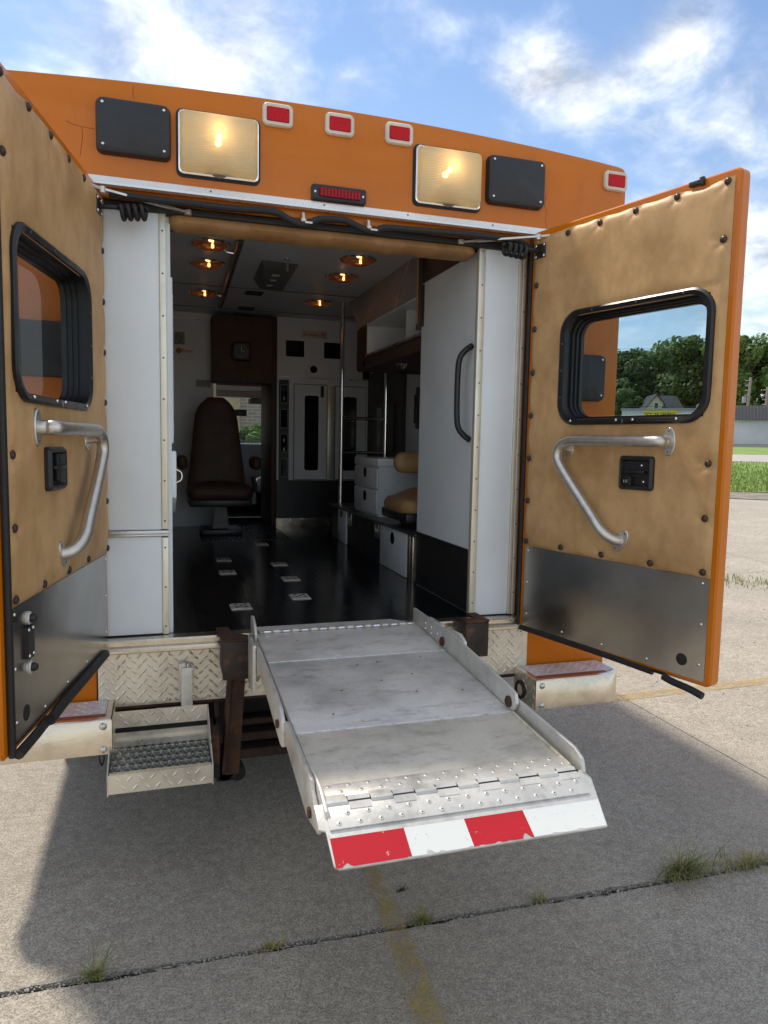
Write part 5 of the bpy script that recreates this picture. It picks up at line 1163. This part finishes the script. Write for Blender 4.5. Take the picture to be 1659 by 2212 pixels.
# jump seat
def cushion(name, x0, x1, y0, y1, z0, z1, m, r=.05, parent=amb, dome=.02):
    mb = MB(); L_ = []
    def lp(e, z): return [(x, y, z) for x, _, y in rr(x0+e, x1-e, y0+e, y1-e, max(.01, r-e*.6), 0, 6)]
    h = z1-z0
    for e, k in ((.03, 0), (.006, .12), (0, .4), (.004, .7), (.02, .9), (.05, 1.0)): L_.append(lp(e, z0+h*k))
    L_.append(lp(min(x1-x0, y1-y0)*.35, z1+dome)); mb.loft(L_); return mb.build(name, m, parent, smooth=70)
js = MB(); js.box(.60, .98, .88, 1.32, 1.098, 1.150); js = js.build('jump_seat', blackp, amb, bevel=.01)
cushion('seat_cushion', .59, .99, .88, 1.32, 1.135, 1.225, vinyl('worn_brown_vinyl', (.42, .25, .11), (.28, .15, .06)), .09, js, .045)
mb = MB(); mb.box(.68, .90, 1.0, 1.2, 1.0565, 1.097); mb.build('seat_mount', darksteel, js)
mb = MB(); mb.loft([[(x, y, z) for x, y, z in rr(.70, 1.07, 1.355, 1.455, .045, yy, 6)] for yy in (1.30,)]+[rr(.685, 1.08, 1.345, 1.465, .055, 1.32, 6), rr(.685, 1.08, 1.345, 1.465, .055, 1.37, 6), rr(.70, 1.07, 1.355, 1.455, .045, 1.39, 6)]); mb.build('back_cushion', tan, js, smooth=70)
mb = MB(); mb.box(.95, 1.0, 1.37, 1.42, 1.057, 1.40); mb.build('back_support', blackp, js)
# poles
mb = MB(); mb.tube([(.668, 2.58, 1.056), (.668, 2.58, 2.54)], .017, 12); mb.build('stanchion_pole', chrome, amb)
mb = MB(); mb.tube([(1.01, 2.58, 1.42), (1.01, 2.58, 2.2)], .014, 12); mb.tube([(1.01, 2.58, 1.057), (1.01, 2.58, 1.42)], .014, 12); mb.build('stanchion_pole', chrome, amb)
for z in (1.695, 1.442): mb = MB(); mb.tube([(.668, 2.58, z), (1.01, 2.58, z)], .013, 12); mb.build('guard_rail', chrome, amb)
# side door area beyond poles
mb = MB(); mb.box(1.10, 1.128, 2.45, 3.38, .8, 2.1); g = mb.build('side_door', simple('dark_door_lining', (.05, .045, .042), .5), amb)
mb = MB(); mb.loft([[(1.098, y, z) for y, _, z in rr(2.62, 3.2, 1.45, 1.83, .05)], [(1.090, y, z) for y, _, z in rr(2.62, 3.2, 1.45, 1.83, .05)]]); mb.build('window_frame', blackp, g)
mb = MB(); mb.box(1.085, 1.0895, 2.93, 3.06, 1.49, 1.80); mb.build('pane', simple('dim_green_pane', (.10, .16, .13), .2), g)
mb = MB(); mb.box(1.10, 1.129, 1.95, 2.2, 1.66, 1.86); mb.box(1.06, 1.10, 2.0, 2.05, 1.62, 1.90); mb.build('suction_bracket', blackp, amb)
# attendant seat
cs = MB(); cs.box(-.325, -.024, 2.85, 3.16, .80, .845); cs = cs.build('attendant_seat', blackp, amb, bevel=.01)
mb = MB(); mb.quadbox([(-.24, 2.93, .845), (-.12, 2.93, .845), (-.12, 3.08, .845), (-.24, 3.08, .845)], [(-.22, 2.94, 1.03), (-.135, 2.94, 1.03), (-.135, 3.07, 1.03), (-.22, 3.07, 1.03)]); mb.build('pedestal', blackp, cs)
mb = MB(); mb.box(-.42, .03, 2.70, 3.10, 1.03, 1.085); mb.build('seat_pan', blackp, cs, bevel=.012)
cushion('seat_cushion', -.43, .04, 2.66, 3.12, 1.08, 1.19, brownv, .08, cs)
mb = MB(); L_ = []
for k in range(20):
    t = (k/19)**.8; z = 1.14+.70*t; hw_ = .222-.080*t-(.085*((t-.72)/.28)**3 if t > .72 else 0); cx = -.205; y = 2.98+.06*t; th = .055-.012*t
    if k == 19: th = .02
    L_.append([(cx+hw_*math.copysign(abs(math.cos(a))**.6, math.cos(a)), y+th*math.copysign(abs(math.sin(a))**.7, math.sin(a)), z) for a in [2*math.pi*q/28 for q in range(28)]])
mb.loft(L_); mb.build('backrest', brownv, cs, smooth=60)
mb = MB(); mb.box(-.35, -.06, 2.9625, 2.965, 1.562, 1.567); mb.build('seam', inkk, cs)
for x0, x1 in ((-.50, -.43), (.035, .10)): mb = MB(); mb.box(x0, x1, 2.72, 2.98, 1.30, 1.40); mb.build('armrest', brownv, cs, bevel=.03, seg=3)
mb = MB(); mb.tube([(.03, 2.85, 1.08), (.07, 2.84, 1.16), (.05, 2.83, 1.25)], .018, 8); mb.box(.03, .07, 2.80, 2.86, 1.04, 1.13); mb.build('belt_buckle', blackp, cs)
# squad bench hint at left
mb = MB(); mb.box(-1.12, -.62, .62, 3.1, .80, 1.12); mb.build('squad_bench', lam_in, amb)
cushion('bench_cushion', -1.12, -.60, .62, 3.1, 1.12, 1.20, tan, .04)

# ================================================================== cab
white_in = simple('grey_headliner', (.33, .34, .34), .8)
cab = MB()
cab.box(-1.0, -.98, 4.2, 5.6, .7, 1.55); cab.box(.98, 1.0, 4.2, 5.6, .7, 1.55)
cab.quadbox([(-1.0, 5.6, 1.50), (1.0, 5.6, 1.50), (1.0, 5.63, 1.50), (-1.0, 5.63, 1.50)], [(-1.0, 5.62, 1.52), (1.0, 5.62, 1.52), (1.0, 5.65, 1.52), (-1.0, 5.65, 1.52)])
cb = cab.build('cab', under, amb)
mb = MB(); mb.box(-.98, .98, 4.2, 5.10, 2.03, 2.06); mb.box(-.98, .98, 5.0, 5.12, 1.965, 2.03); mb.build('cab_roof', white_in, cb)
mb = MB(); mb.quadbox([(-1, 5.6, 1.5), (-.9, 5.6, 1.5), (-.9, 5.65, 1.5), (-1, 5.65, 1.5)], [(-1, 5.1, 2.05), (-.9, 5.1, 2.05), (-.9, 5.15, 2.05), (-1, 5.15, 2.05)]); mb.quadbox([(1, 5.6, 1.5), (.9, 5.6, 1.5), (.9, 5.65, 1.5), (1, 5.65, 1.5)], [(1, 5.1, 2.05), (.9, 5.1, 2.05), (.9, 5.15, 2.05), (1, 5.15, 2.05)])
mb.build('windscreen_pillar', orange, cb)
mb = MB(); mb.quadbox([(-.9, 5.6, 1.5), (.9, 5.6, 1.5), (.9, 5.605, 1.5), (-.9, 5.605, 1.5)], [(-.9, 5.1, 2.05), (.9, 5.1, 2.05), (.9, 5.105, 2.05), (-.9, 5.105, 2.05)]); mb.build('windscreen', glass, cb)
mb = MB(); mb.box(-.97, .97, 5.0, 5.6, 1.0, 1.49); mb.build('dashboard', simple('blue_grey_dash', (.16, .19, .22), .45), cb, bevel=.03, seg=3)
mb = MB(); mb.tube([(-.12+.2*math.cos(R(a)), 4.82+.06*math.sin(R(a)), 1.36+.19*math.sin(R(a))) for a in range(0, 361, 15)], .014, 8); mb.build('steering_wheel', blackp, cb)
mb = MB(); mb.box(-.97, .97, 5.61, 5.64, .70, 1.46); mb.build('firewall', under, cb)
mb = MB(); mb.box(-.97, .97, 4.2, 5.6, .72, .76); mb.build('cab_floor', rubber, cb)
for x in (-.5, .55):
    cushion('cab_seat', x-.25, x+.25, 4.3, 4.8, 1.0, 1.15, simple('cab_cloth', (.25, .24, .21), .8), .06, cb)
    mb = MB(); mb.box(x-.24, x+.24, 4.22, 4.34, 1.1, 1.75); mb.build('cab_seat_back', simple('cab_cloth_back', (.2, .2, .19), .8), cb, bevel=.04, seg=3)
mb = MB(); mb.box(.135, .26, 5.02, 5.05, 1.77, 1.84); mb.build('rear_mirror', blackp, cb, bevel=.01)
mb = MB(); mb.box(.28, .60, 4.9, 5.08, 1.90, 1.955); mb.build('sun_visor', simple('visor', (.10, .10, .10), .8), cb, bevel=.01)
mb = MB(); mb.box(-1.0, 1.0, 5.70, 6.5, .55, 1.22); mb.build('bonnet', orange, cb, bevel=.08, seg=3)

print('objects', len(bpy.data.objects), 'tris', sum(len(m.polygons) for m in bpy.data.meshes))
